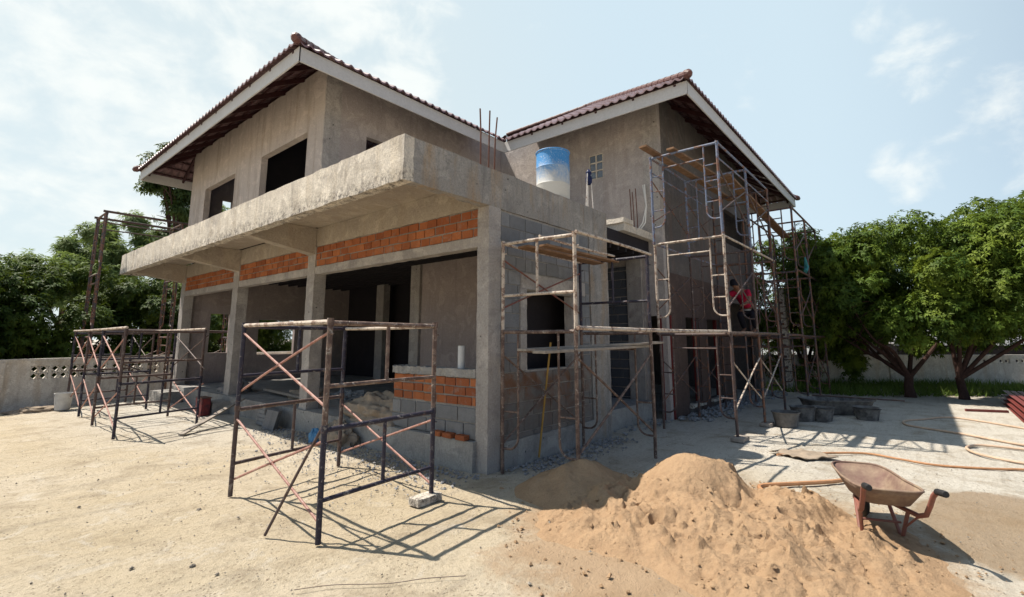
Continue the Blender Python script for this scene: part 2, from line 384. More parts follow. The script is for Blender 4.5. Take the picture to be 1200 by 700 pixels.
# columns of the front
for y0,y1,z0 in ((4.28,4.49,-.05),(8.85,9.13,.36),(12.48,12.80,.36),(16.33,16.65,.36)):
    hp('column',lambda m:m.rough(XF,XF+.24,y0,y1,z0,3.43,.07,.006,9),M['column'])
for x0,x1,y0,y1,mt in ((7.55,7.8,9.28,9.62,'column'),(9.5,9.75,13.5,13.9,'column')):
    hp('column',lambda m:m.box(x0,x1,y0,y1,.36,3.5),M[mt],bevel=.01)
# porch roof
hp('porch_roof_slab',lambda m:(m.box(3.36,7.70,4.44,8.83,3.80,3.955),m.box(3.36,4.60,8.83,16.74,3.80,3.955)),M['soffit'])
hp('edge_beam',lambda m:m.rough(3.20,3.35,4.28,16.9,3.43,3.96,.13,.009,7),M['cast'])
hp('edge_beam',lambda m:m.rough(3.352,7.85,4.28,4.43,3.43,3.96,.13,.008,7),M['sidebeam'])
hp('edge_beam',lambda m:m.rough(3.352,4.60,16.75,16.9,3.43,3.96,.13,.008,7),M['cast'])
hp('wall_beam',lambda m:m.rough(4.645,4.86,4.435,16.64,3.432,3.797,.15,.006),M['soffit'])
for y in (8.87,12.5,16.38):
    def cb(m,y=y):
        P=[(4.64,3.27),(4.64,3.798),(3.355,3.798),(3.355,3.46)]
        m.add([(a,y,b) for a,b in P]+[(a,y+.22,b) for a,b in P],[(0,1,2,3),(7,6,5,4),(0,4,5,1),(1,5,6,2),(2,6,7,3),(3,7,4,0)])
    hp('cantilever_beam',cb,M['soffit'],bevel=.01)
# lintel and brick band between columns
def bricks(m,axis,c,u0,u1,z0,z1,h,L,gap=.02,th=.06,jit=.008,lengths=None,sgn=-1):
    z=z0; row=0
    while z<z1-.02:
        u=u0-(0 if row%2 else L*.5); hh=min(h,z1-z)
        while u<u1:
            l=L*rnd.uniform(.82,1.15); a=max(u,u0)+gap/2; b=min(u+l,u1)-gap/2*rnd.uniform(.6,1.4)
            if b-a>.03:
                j=rnd.uniform(-jit,jit); zz=rnd.uniform(-.004,.004)
                c0,c1=sorted((c+j,c-sgn*th))
                if axis=='X': m.box(c0,c1,a,b,z+gap/2+zz,z+hh-gap/2+zz,rnd.random())
                else: m.box(a,b,c0,c1,z+gap/2+zz,z+hh-gap/2+zz,rnd.random())
            u+=l
        z+=h; row+=1
bays=((4.492,8.848),(9.132,12.478),(12.802,16.328))
for a,b in bays:
    hp('lintel',lambda m:m.rough(4.637,4.80,a,b,2.885,3.03,.1,.006),M['column'])
    pn=hp('brick_panel',lambda m:bricks(m,'X',4.648,a,b,3.032,3.425,.131,.24),M['brick'],bevel=.004)
    m=MB(); m.rough(4.663,4.75,a+.001,b-.001,3.031,3.43,.05,.007,22); m.build('mortar_bed',M['mortar'],pn)
# low wall on the front
w=hp('parapet_wall',lambda m:(bricks(m,'X',4.637,4.492,6.24,.78,1.145,.122,.235),),M['brick'],bevel=.004)
m=MB(); bricks(m,'X',4.637,4.492,6.26,.37,.78,.2,.39,jit=.004); m.build('block_course',M['block'],w,bevel=.005)
m=MB(); m.rough(4.653,4.74,4.493,6.24,.365,1.15,.05,.007,22); m.build('mortar_bed',M['mortar'],w)
m=MB(); m.rough(4.61,4.80,4.492,6.25,1.15,1.255,.05,.012,14); m.build('coping',M['plinth'],w)
# porch side wall (towards -Y)
sw=hp('side_wall',lambda m:m.wall('Y',4.30,4.42,4.872,7.2,-.05,3.425,((5.42,6.62,1.22,2.34),)),M['mortar'])
def sb(m,u0,u1,z0,z1): bricks(m,'Y',4.288,u0,u1,z0,z1,.2,.39,gap=.012,th=.05,jit=.003)
m=MB(); sb(m,4.88,5.42,1.2,3.40); sb(m,6.72,7.18,1.2,3.40); sb(m,5.42,6.72,2.60,3.40); m.build('block_course',M['block'],sw,bevel=.006)
m=MB(); sb(m,4.88,7.18,.0,1.2); m.build('block_course',M['block_stained'],sw,bevel=.006)
m=MB(); m.rough(5.30,7.0,4.262,4.29,2.36,2.58,.1,.005); m.build('lintel',M['column'],sw)
for q0,q1 in ((6.62,6.80),(5.28,5.42)):
    m=MB(); m.rough(q0,q1,4.264,4.43,1.22,2.358,.1,.005); m.build('window_jamb',M['column'],sw)
m=MB(); m.rough(4.88,7.18,4.255,4.287,-.03,.33,.1,.008); m.build('footing',M['plinth'],sw)
hp('column',lambda m:m.rough(7.20,7.82,4.272,4.46,-.05,3.425,.1,.006,9),M['sidebeam'])
hp('dark_partition',lambda m:m.box(5.42,7.6,4.80,4.88,.37,3.5),M['shade_black'])  # added partition, put in to darken the porch window
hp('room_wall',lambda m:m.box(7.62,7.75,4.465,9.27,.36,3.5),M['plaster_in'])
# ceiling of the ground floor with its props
hp('upper_floor_slab',lambda m:m.box(4.87,10.04,4.45,16.49,3.52,3.79),M['shade_black'])
def jo(m):
    x=5.05
    while x<10: m.box(x,x+.06,4.5,16.45,3.43,3.518); x+=.33
hp('ceiling_joists',jo,M['shade_black'])
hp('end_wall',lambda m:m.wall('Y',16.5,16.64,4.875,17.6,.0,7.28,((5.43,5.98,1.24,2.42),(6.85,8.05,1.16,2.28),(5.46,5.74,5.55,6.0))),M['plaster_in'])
hp('back_wall',lambda m:m.wall('X',10.06,10.2,8.86,16.49,.0,7.28,((11.0,12.0,.36,2.4),)),M['shade_black'])
# upper storey
hp('upper_wall',lambda m:m.wall('X',XF+.002,XF+.15,8.85,16.65,3.957,7.27,((9.51,11.74,4.5,5.98),(13.30,15.44,4.5,5.93))),M['plaster'])
hp('corner_column',lambda m:m.rough(XF+.001,XF+.36,8.838,8.87,3.957,7.25,.15,.003),M['column'])
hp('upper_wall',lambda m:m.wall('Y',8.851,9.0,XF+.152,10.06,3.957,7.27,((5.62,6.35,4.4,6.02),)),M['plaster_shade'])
hp('dark_partition',lambda m:(m.box(8.0,8.12,9.01,16.49,3.96,7.2),m.box(4.79,8.0,12.5,12.6,3.96,7.2)),M['shade_black'])
hp('upper_floor',lambda m:m.box(4.79,17.5,8.99,16.49,3.84,3.955),M['shade_black'])
# wing
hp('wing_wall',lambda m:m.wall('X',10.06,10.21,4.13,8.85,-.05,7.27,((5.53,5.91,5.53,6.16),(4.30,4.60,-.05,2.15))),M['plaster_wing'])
hp('wing_wall',lambda m:m.wall('Y',4.131,4.28,10.211,17.6,-.05,7.27,((11.1,11.92,.2,2.15),(12.55,13.48,.2,2.15),(14.7,17.3,-.05,2.7),(14.7,17.1,4.45,5.5))),M['plaster_wing_shade'])
hp('wing_wall',lambda m:m.wall('X',17.45,17.6,4.281,16.49,-.05,7.27,()),M['plaster_wing_shade'])
hp('wing_floor',lambda m:m.box(10.22,17.44,4.29,16.48,3.5,3.9),M['shade_black'])
hp('brown_plaster_patch',lambda m:(m.rough(10.25,14.6,4.1,4.128,2.15,3.1,.12,.004),m.rough(10.25,11.08,4.1,4.128,.0,2.15,.12,.004),m.rough(11.94,12.53,4.1,4.128,.0,2.15,.12,.004),m.rough(13.5,14.65,4.1,4.128,.0,2.15,.12,.004)),M['plaster_brown'])
for a,b in ((11.1,11.92),(12.55,13.48)):
    hp('window_sill',lambda m:m.rough(a-.05,b+.05,4.03,4.2,.13,.198,.08,.008),M['cast'])
    hp('window_frame',lambda m:(m.box(b-.07,b-.003,4.16,4.24,.203,2.147),m.box(a+.003,a+.05,4.16,4.24,.203,2.147)),M['red_frame'])
hp('door_frame',lambda m:(m.box(10.04,10.2,4.235,4.298,-.03,2.15),m.box(10.212,10.27,4.10,4.13,-.03,2.16)),M['red_frame'])
hp('corner_column',lambda m:m.rough(10.035,10.058,4.128,4.5,4.05,7.25,.12,.004),M['column'])
gb=hp('glass_block_window',lambda m:m.wall('X',10.05,10.20,5.532,5.908,5.532,6.158,tuple((5.545+.19*i,5.545+.19*i+.16,5.545+.207*k,5.545+.207*k+.18) for i in range(2) for k in range(3))),M['cast'])
for i in range(2):
    for k in range(3):
        m=MB(); m.box(10.06,10.18,5.549+.19*i,5.701+.19*i,5.549+.207*k,5.721+.207*k); m.build('glass_block',M['glass_block'],gb,bevel=.012)
# recess between porch and wing
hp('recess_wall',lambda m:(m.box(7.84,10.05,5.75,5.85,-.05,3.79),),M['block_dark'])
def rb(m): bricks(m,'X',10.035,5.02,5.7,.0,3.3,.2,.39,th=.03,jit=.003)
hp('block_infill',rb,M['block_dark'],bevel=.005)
hp('column',lambda m:m.rough(10.0,10.056,4.64,4.99,-.05,3.75,.1,.005,9),M['column'])
hp('door_canopy',lambda m:(m.rough(8.62,10.05,4.32,5.74,3.80,3.95,.12,.007),m.rough(8.58,9.0,4.30,4.75,3.952,4.05,.1,.007)),M['cast'])
for grp in (((4.60,4.42),(4.74,4.40),(4.88,4.42)),):
    for i,(a,b) in enumerate(grp):
        hp('starter_bar',lambda m:m.tube([(a,b,3.9),(a+.01*i,b,4.5),(a+.04*i-.02,b,4.84+.03*(i==1))],.011,6),M['rebar'])
for a in (4.62,4.70,4.76):
    hp('starter_bar',lambda m:m.tube([(9.9,a,3.95),(9.9,a+.01,4.6),(9.88,a+.015,5.0+rnd.uniform(-.06,.06))],.01,6),M['rebar'])

# ---- roof
ZE=6.70; TP=math.tan(R(31)); EX0,EY0,EX1,EY1=3.455,7.73,19.87,17.80   # tile line, a little past the fascia
WX0,WY0=8.905,2.99
def hfun(x,y):
    a=min(x-EX0,y-EY0,EY1-y,EX1-x); b=min(x-WX0,y-WY0,EY1-y,EX1-x); return max(a,b)
roof=hp('roof',lambda m:m.box(9,9.1,9,9.1,6.9,6.95),M['shade_black'])
def slope(o,e,d,L):
    """tiles on one slope: o eave start, e along, d up-slope (unit, horizontal), L eave length"""
    m=MB(); pitch=.2; per=10; n=int(L/pitch*per); crs=.34; cosr=math.cos(R(31))
    prof=[.0,.016,.034,.044,.034,.016,.0,-.006,-.008,-.006]
    cols=[]
    for i in range(n+1):
        u=L*i/n; v=0.
        ph=(i%per); z=prof[ph]
        # up-slope limit
        vm=0.; st=.04
        while vm<9:
            x=o[0]+e[0]*u+d[0]*(vm+st); y=o[1]+e[1]*u+d[1]*(vm+st)
            if abs(hfun(x,y)-(vm+st))>.012: break
            vm+=st
        cols.append((u,z,vm))
    def P(u,v,z): return (o[0]+e[0]*u+d[0]*v, o[1]+e[1]*u+d[1]*v, ZE+v*TP+z)
    maxv=max(c[2] for c in cols); nr=int(maxv/(crs*cosr))+1; vs=[k*crs*cosr for k in range(nr+1)]
    for i in range(n):
        ua,za,va=cols[i]; ub,zb,vb=cols[i+1]
        for k in range(nr):
            lo,hi=vs[k],vs[k+1]
            a0,a1=min(lo,va),min(hi,va); b0,b1=min(lo,vb),min(hi,vb)
            if a1-a0<1e-4 and b1-b0<1e-4: continue
            t=.022
            m.add([P(ua,a0,za+t),P(ub,b0,zb+t),P(ub,b1,zb),P(ua,a1,za)],[(0,1,2,3)])
            if k==0: m.add([P(ua,0,za+t),P(ub,0,zb+t),P(ub,.0,zb-.012),P(ua,.0,za-.012)],[(3,2,1,0)])
            else: m.add([P(ua,a0,za),P(ub,b0,zb),P(ub,b0,zb+t),P(ua,a0,za+t)],[(0,1,2,3)])
    return m.build('tile_slope',M['tile'],roof,smooth=False)
bpy.data.objects.remove(roof); roof=None
roof=thing('roof',(0,0,0),None,None); roof.parent=house; del roof['kind']
roof.location=Vector((0,0,0))-house.location
slope((EX0,EY0),(0,1),(1,0),EY1-EY0)
slope((EX0,EY0),(1,0),(0,1),WX0-EX0)
slope((WX0,WY0),(0,1),(1,0),EY0-WY0)
slope((WX0,WY0),(1,0),(0,1),EX1-WX0)
slope((EX1,WY0),(0,1),(-1,0),EY1-WY0)
slope((EX0,EY1),(1,0),(0,-1),EX1-EX0)
def caps(a,b,name='ridge_cap'):
    a,b=Vector(a),Vector(b); L=(b-a).length; d=(b-a)/L; m=MB(); n=int(L/.36)
    for i in range(n):
        p=a+d*(i*L/n); q=a+d*((i+1)*L/n+.03); m.tube([p,q],[.078,.068],10)
    m.tube([a-d*.05,a+d*.02,a+d*.12],[.05,.092,.088],10)
    m.build(name,M['cap'],roof)
def hip(x,y,sx,sy,L): caps((x-sx*.03,y-sy*.03,ZE+.05),(x+sx*L,y+sy*L,ZE+.05+L*TP))
hip(EX0,EY0,1,1,5.0); hip(EX0,EY1,1,-1,5.0); hip(WX0,WY0,1,1,5.4); hip(EX1,WY0,-1,1,5.4); hip(EX1,EY1,-1,-1,5.0)
rz=ZE+.05+5.03*TP
caps((8.6,12.76,rz),(14.,12.76,rz)); caps((14.4,8.5,ZE+.05+5.46*TP),(14.4,12.3,ZE+.05+5.46*TP))
# fascia boards
def fb(m,a,b,axis,c,sg):
    if axis=='X': x0,x1=sorted((c,c+sg*.03)); m.box(x0,x1,a,b,6.42,6.695)
    else: y0,y1=sorted((c,c+sg*.03)); m.box(a,b,y0,y1,6.42,6.695)
for a,b,ax,c,sg in ((7.80,17.73,'X',3.55,1),(3.551,9.0,'Y',7.80,1),(3.05,7.799,'X',9.0,1),(9.001,19.8,'Y',3.05,1),(3.081,17.73,'X',19.8,-1),(3.581,19.769,'Y',17.73,-1)):
    m=MB(); fb(m,a,b,ax,c,sg); m.build('fascia_board',M['fascia'],roof,bevel=.004)
# rafters, battens and hip rafters in red primer steel
def zs(v): return ZE+v*TP-.035
def rafters(o,e,d,L,sp=.9,depth=.11,reach=2.2):
    m=MB(); u=.3
    D=Vector((d[0],d[1],TP)).normalized(); E=Vector((e[0],e[1],0)); N=E.cross(D); N=N if N.z>0 else -N
    while u<L-.1:
        x=o[0]+e[0]*u; y=o[1]+e[1]*u; vm=0
        while vm<reach and abs(hfun(x+d[0]*(vm+.05),y+d[1]*(vm+.05))-(vm+.05))<.02: vm+=.05
        if vm>.2:
            a=Vector((x+d[0]*.10,y+d[1]*.10,zs(.10)-.09)); b=Vector((x+d[0]*vm,y+d[1]*vm,zs(vm)-.09)); c=(a+b)/2
            m.obox(c,(b-a)/2,E*.025,N*.05)
        u+=sp
    v=.15
    while v<reach:
        a0=None; u0=v; u1=L
        pts=[k for k in np.arange(0,L,.05) if abs(hfun(o[0]+e[0]*k+d[0]*v,o[1]+e[1]*k+d[1]*v)-v)<.02]
        if len(pts)>4:
            a=Vector((o[0]+e[0]*pts[0]+d[0]*v,o[1]+e[1]*pts[0]+d[1]*v,zs(v)-.02)); b=Vector((o[0]+e[0]*pts[-1]+d[0]*v,o[1]+e[1]*pts[-1]+d[1]*v,zs(v)-.02))
            m.obox((a+b)/2,(b-a)/2,D*.02,N*.018)
        v+=.28
    m.build('rafters',M['steel_red'],roof)
rafters((EX0,EY0),(0,1),(1,0),EY1-EY0); rafters((EX0,EY0),(1,0),(0,1),WX0-EX0); rafters((WX0,WY0),(0,1),(1,0),EY0-WY0)
rafters((WX0,WY0),(1,0),(0,1),EX1-WX0); rafters((EX1,WY0),(0,1),(-1,0),EY1-WY0); rafters((EX0,EY1),(1,0),(0,-1),EX1-EX0)
for x,y,sx,sy in ((EX0,EY0,1,1),(EX0,EY1,1,-1),(WX0,WY0,1,1),(EX1,WY0,-1,1)):
    m=MB(); a=Vector((x+sx*.12,y+sy*.12,zs(.12)-.1)); b=Vector((x+sx*2.2,y+sy*2.2,zs(2.2)-.1)); sd=Vector((-sy,sx,0)).normalized()*.035
    m.obox((a+b)/2,(b-a)/2,sd,Vector((0,0,.07))); m.build('hip_rafter',M['steel_red'],roof)

# ------------------------------------------------------------------ scaffolds
def V(*a): return Vector(a)
def low_frame(name,a,b,z0,h,mat,parent,leg=.024,mid=.33):
    """short H frame: two legs, top bar, lower bar and a stub between them; a,b leg feet (x,y)"""
    m=MB(); A=V(*a,z0); B=V(*b,z0); U=V(0,0,h)
    for P in (A,B): m.tube([P,P+U],leg,10)
    for P in (A,B): m.tube([P+U-V(0,0,.05),P+U+V(0,0,.012)],leg*1.22,10)
    zt=V(0,0,h-.03); zm=V(0,0,mid)
    m.tube([A+zt,B+zt],leg*.95,10); m.tube([A+zm,B+zm],leg*.8,8)
    C=A+(B-A)*.5; m.tube([C+zm,C+zt],leg*.75,8)
    for P in (A,B): m.tube([P+V(0,0,h*.86),P+V(0,0,h*.86)+(V(0,-.06,0))],.008,5)
    return m.build(name,mat,parent,smooth=True)
def tall_frame(name,a,b,z0,h,mat,parent,leg=.023,rungs=(.62,1.0),inset=.24):
    """1.7 m walk-through frame: legs, head bar, second bar and a curved ladder tube inside each leg"""
    m=MB(); A=V(*a,z0); B=V(*b,z0); W=(B-A); w=W.length; D=W/w
    for P in (A,B): m.tube([P,P+V(0,0,h)],leg,10); m.tube([P+V(0,0,h-.06),P+V(0,0,h+.012)],leg*1.2,10)
    m.tube([A+V(0,0,h-.02),B+V(0,0,h-.02)],leg*.95,10)
    for P,s in ((A,1),(B,-1)):
        I=P+D*s*inset; zc=.30
        pts=[I+V(0,0,h-.02),I+V(0,0,zc+.16)]
        for k in range(1,6):
            an=k/5*math.pi/2; pts.append(P+D*s*(inset-.14*(1-math.cos(an)))+V(0,0,zc+.16-.16*math.sin(an)))
        pts.append(P+V(0,0,zc)); m.tube(pts,leg*.62,8)
        for r in rungs: m.tube([P+V(0,0,r),I+V(0,0,r)],leg*.5,6)
    m.tube([A+D*inset+V(0,0,h-.26),B-D*inset+V(0,0,h-.26)],leg*.6,8)
    for P in (A,B):
        for z in (.45,h-.45): m.tube([P+V(0,0,z),P+V(0,0,z)+V(-.05,0,0)],.007,5)
    return m.build(name,mat,parent,smooth=True)
def brace(a,b,c,d,mat,parent,r=.012):
    """one X brace: two flattened tubes pinned where they cross"""
    m=MB(); a,b,c,d=map(Vector,(a,b,c,d)); off=V(.008,.008,0)
    m.tube([a,b],r,7); m.tube([c+off*3,d+off*3],r,7); p=(a+b)/2; m.tube([p-off*2,p+off*4],.014,6)
    return m.build('cross_brace',mat,parent,smooth=True)
def bar(a,b,mat,parent,name='ledger',r=.021):
    m=MB(); m.tube([a,b],r,8); return m.build(name,mat,parent,smooth=True)

# near scaffold bay in the yard
A,B,C_,D_=(2.23,3.93),(2.25,5.79),(3.53,4.05),(3.66,6.05)
sc=thing('scaffold_bay',(2.23,3.93,0),'rusty single scaffold bay standing free on the sand before the brick parapet','scaffold','scaffold bays in the yard')
low_frame('scaffold_frame',A,C_,0,.92,M['p_navy'],sc); low_frame('scaffold_frame',A,C_,.92,.9,M['p_rust'],sc)
low_frame('scaffold_frame',B,D_,0,.92,M['p_brown'],sc); low_frame('scaffold_frame',B,D_,.92,.9,M['p_navy'],sc)
for z in (0,.92):
    brace((*A,z+.16),(*B,z+.80),(*A,z+.80),(*B,z+.16),M['p_pink'],sc)
    if z<.5: brace((*C_,z+.16),(*D_,z+.80),(*C_,z+.80),(*D_,z+.16),M['p_pink'],sc)
bar((*A,1.80),(*B,1.80),M['p_cream'],sc); bar((C_[0],C_[1],1.79),(D_[0],D_[1],1.79),M['p_cream'],sc)
m=MB(); m.tube([(2.02,4.42,.01),(2.3,4.02,.97)],.013,8)
single(m,'loose_rod',M['p_brown'],(2.02,4.42,0),'thin brown rod leaning against the rusty free-standing scaffold bay','rod',smooth=True)
m=MB(); m.rough(3.3,3.62,3.98,4.13,.0,.075,.06,.006); single(m,'concrete_block',M['cast'],(3.46,4.05,0),'pale flat concrete block under a leg of the rusty scaffold bay','block',bevel=.006)

# run of low scaffolds at the end of the porch
ls=thing('scaffold_run',(2.35,10.5,0),'run of four low navy scaffold frames with pink braces by the boundary wall','scaffold','scaffold bays in the yard')
fy=(10.5,12.45,14.1,16.0); mts=('p_navy','p_brown','p_navy','p_brown')
for i,y in enumerate(fy):
    a,b=(2.17+.05*i,y),(3.52,y+.42 if i==0 else y+.25)
    low_frame('scaffold_frame',a,b,0,.92,M[mts[i]],ls); low_frame('scaffold_frame',a,b,.92,.9,M[mts[(i+1)%4]],ls)
    if i<3:
        y2=fy[i+1]
        for z in (0,.92):
            brace((a[0],y,z+.16),(a[0]+.05,y2,z+.8),(a[0],y,z+.8),(a[0]+.05,y2,z+.16),M['p_pink'],ls)
            if i!=1: brace((3.52,y+.3,z+.16),(3.52,y2+.25,z+.8),(3.52,y+.3,z+.8),(3.52,y2+.25,z+.16),M['p_pink' if z<.5 else 'p_brown'],ls)
bar((2.17,10.45,1.85),(2.3,16.1,1.85),M['p_cream'],ls); bar((3.52,10.9,1.85),(3.52,16.3,1.85),M['p_cream'],ls)

# tower beyond the end of the house
lt=thing('scaffold_tower',(2.7,17.2,0),'tall thin scaffold tower past the far end of the porch against the dark trees','scaffold')
for i,x in enumerate((2.78,4.6,6.4)):
    for k in range(3): tall_frame('scaffold_frame',(x,17.05),(x,18.2),k*1.72,1.72,M['p_dark'],lt,.03)
for x0,x1 in ((2.78,4.6),(4.6,6.4)):
    for k in range(1):
        brace((x0,17.05,k*1.72+.45),(x1,17.05,k*1.72+1.3),(x0,17.05,k*1.72+1.3),(x1,17.05,k*1.72+.45),M['p_dark'],lt,.014)
        brace((x0,18.2,k*1.72+.45),(x1,18.2,k*1.72+1.3),(x0,18.2,k*1.72+1.3),(x1,18.2,k*1.72+.45),M['p_dark'],lt,.014)
for y in (17.05,18.2):
    bar((2.7,y,5.17),(6.5,y,5.15),M['p_brown'],lt,r=.035); bar((2.78,y,4.85),(6.4,y,4.85),M['p_brown'],lt,r=.018); bar((2.78,y,1.9),(6.4,y,1.88),M['p_brown'],lt,r=.03)

# cream scaffold on the porch corner
rs=thing('scaffold_bay',(4.87,3.1,0),'cream painted scaffold bay wrapped round the porch corner above the sand','scaffold')
A,B,C_,D_=(4.87,3.10),(4.78,4.16),(6.74,3.02),(6.66,4.14)
tall_frame('scaffold_frame',A,B,0,1.76,M['p_rust'],rs,.024,(.75,)); tall_frame('scaffold_frame',C_,D_,0,1.76,M['p_rust'],rs,.024,(.75,))
low_frame('scaffold_frame',A,B,1.76,1.17,M['p_cream'],rs,.024,.45); low_frame('scaffold_frame',C_,D_,1.76,1.14,M['p_navy'],rs,.024,.45)
bar((4.83,3.05,2.93),(6.8,2.98,2.90),M['p_cream'],rs); bar((4.80,4.14,2.90),(6.7,4.1,2.87),M['p_cream'],rs)
bar((4.84,3.6,2.95),(6.72,3.55,2.93),M['p_cream'],rs,r=.017)
bar((4.83,3.05,1.78),(8.9,2.52,1.78),M['p_cream'],rs,r=.026)
for P,Q in ((A,C_),):
    brace((*P,.35),(*Q,1.45),(*P,1.45),(*Q,.35),M['p_rust'],rs,.016)
brace((*B,.35),(*D_,1.45),(*B,1.45),(*D_,.35),M['p_rust'],rs,.014); brace((*B,2.05),(*D_,2.7),(*B,2.7),(*D_,2.05),M['p_redbr'],rs,.012)
def plank(a,b,w,th,mat,label,group,up=(0,0,1)):
    a,b=Vector(a),Vector(b); d=(b-a); D=d.normalized(); U=Vector(up); Sd=D.cross(U).normalized(); U=Sd.cross(D)
    m=MB(); m.obox((a+b)/2,d/2,Sd*w/2,U*th/2); lo=min(a,b,key=lambda p:p.z)
    return single(m,'plank',mat,tuple(lo),label,'plank',group,bevel=.004)
plank((4.6,3.45,1.50),(6.95,3.2,1.55),.2,.035,M['wood_grey'],'grey plank lying low across the cream scaffold at the porch corner','loose scaffold boards')
plank((4.65,3.75,1.52),(7.1,3.05,1.60),.18,.03,M['wood_grey'],'narrow grey plank set askew across the cream scaffold at parapet height','loose scaffold boards')
plank((4.95,3.95,2.87),(6.75,3.85,2.845),.2,.03,M['wood'],'brown plank on the top bars of the cream porch-corner scaffold','loose scaffold boards')
plank((5.0,3.66,2.86),(6.8,3.58,2.85),.14,.03,M['wood'],'warm brown plank second from the wall on top of the cream scaffold','loose scaffold boards')
m=MB(); m.tube([(5.55,4.17,.05),(5.9,4.2,1.6)],.014,6); single(m,'loose_rod',simple('ochre_rod',(.42,.25,.06),.3),(5.55,4.17,0),'ochre rod leaning on the stained block wall under the porch window','rod')

# tall scaffold run along the wing
ws=thing('scaffold_run',(8.7,2.45,0),'tall three-lift scaffold run along the shaded wing wall','scaffold','wing scaffolds')
wx=(8.72,10.55,12.4); ma=(('p_brown','p_cream','p_blue'),('p_dark','p_brown','p_blue'),('p_dark','p_dark','p_dark'))
def lean(k): return -.10*k/3.
for i,x in enumerate(wx):
    for k in range(3):
        tall_frame('scaffold_frame',(x+lean(k),2.47),(x+lean(k),3.72),k*1.70+.05,1.70,M[ma[i][k]],ws,.024,(.62,1.0,1.3) if k==2 else (.62,1.0))
for x0,x1 in zip(wx,wx[1:]):
    for k in range(3):
        z=k*1.7
        brace((x0,2.47,z+.5),(x1,2.47,z+1.3),(x0,2.47,z+1.3),(x1,2.47,z+.5),M['p_cream' if k==0 else 'p_brown'],ws,.014)
        brace((x0,3.72,z+.5),(x1,3.72,z+1.3),(x0,3.72,z+1.3),(x1,3.72,z+.5),M['p_dark'],ws,.012)
for y in (2.47,3.72):
    bar((8.6,y,3.44),(12.5,y,3.46),M['p_cream' if y<3 else 'p_blue'],ws,r=.02); bar((8.6,y,1.75),(12.5,y,1.76),M['p_rust'],ws,r=.024)
    bar((8.6,y,5.14),(12.4,y,5.16),M['p_blue'],ws,r=.02); bar((8.6,y,4.85),(12.4,y,4.86),M['p_blue'],ws,r=.014)
wf=thing('scaffold_run',(14.2,2.45,0),'dark thin scaffold run past the wing corner against the mango tree','scaffold','wing scaffolds')
fx=(14.2,16.05,17.9)
for i,x in enumerate(fx):
    for k in range(3): tall_frame('scaffold_frame',(x,2.3),(x,3.5),k*1.70,1.70,M['p_dark'],wf,.026)
for x0,x1 in zip(fx,fx[1:]):
    for k in range(3):
        z=k*1.7
        brace((x0,2.3,z+.5),(x1,2.3,z+1.3),(x0,2.3,z+1.3),(x1,2.3,z+.5),M['p_dark'],wf,.015)
        brace((x0,3.5,z+.5),(x1,3.5,z+1.3),(x0,3.5,z+1.3),(x1,3.5,z+.5),M['p_dark'],wf,.013)
for y in (2.3,3.5):
    for z in (1.73,3.43,5.1): bar((14.1,y,z),(18.,y,z),M['p_dark'],wf,r=.026)
    bar((12.4,y,1.74),(14.2,y,1.74),M['p_dark'],wf,r=.03)
plank((8.1,3.62,5.19),(12.9,3.42,5.20),.15,.04,M['wood'],'long brown plank on top of the wing scaffold, nearer the wall','loose scaffold boards')
plank((8.55,3.28,5.20),(11.2,3.1,5.19),.15,.04,M['wood'],'shorter brown plank on top of the wing scaffold, nearer the yard','loose scaffold boards')
plank((11.0,3.0,5.26),(16.6,2.9,4.75),.22,.05,M['wood'],'sloping brown plank joining the two tops of the wing scaffolds','loose scaffold boards')
plank((10.4,3.45,1.77),(14.6,3.42,1.77),.24,.045,M['wood_grey'],'grey plank under the worker on the wing scaffold','loose scaffold boards')
plank((10.4,3.12,1.77),(14.6,3.1,1.77),.22,.045,M['wood_grey'],'grey plank on the first lift of the wing scaffold, outer of two','loose scaffold boards')
def padblock(x,y,label):
    m=MB(); m.rough(x-.16,x+.18,y-.10,y+.10,.0,.06,.07,.008); return single(m,'foot_block',M['wood_grey'],(x,y,0),label,'block','blocks under the scaffold feet',bevel=.005)
padblock(8.76,2.45,'flat grey block under the nearest foot of the wing scaffold')
padblock(10.58,2.45,'dark flat block under the second outer foot of the wing scaffold')
padblock(12.42,2.45,'dark flat block under the third outer foot of the wing scaffold')

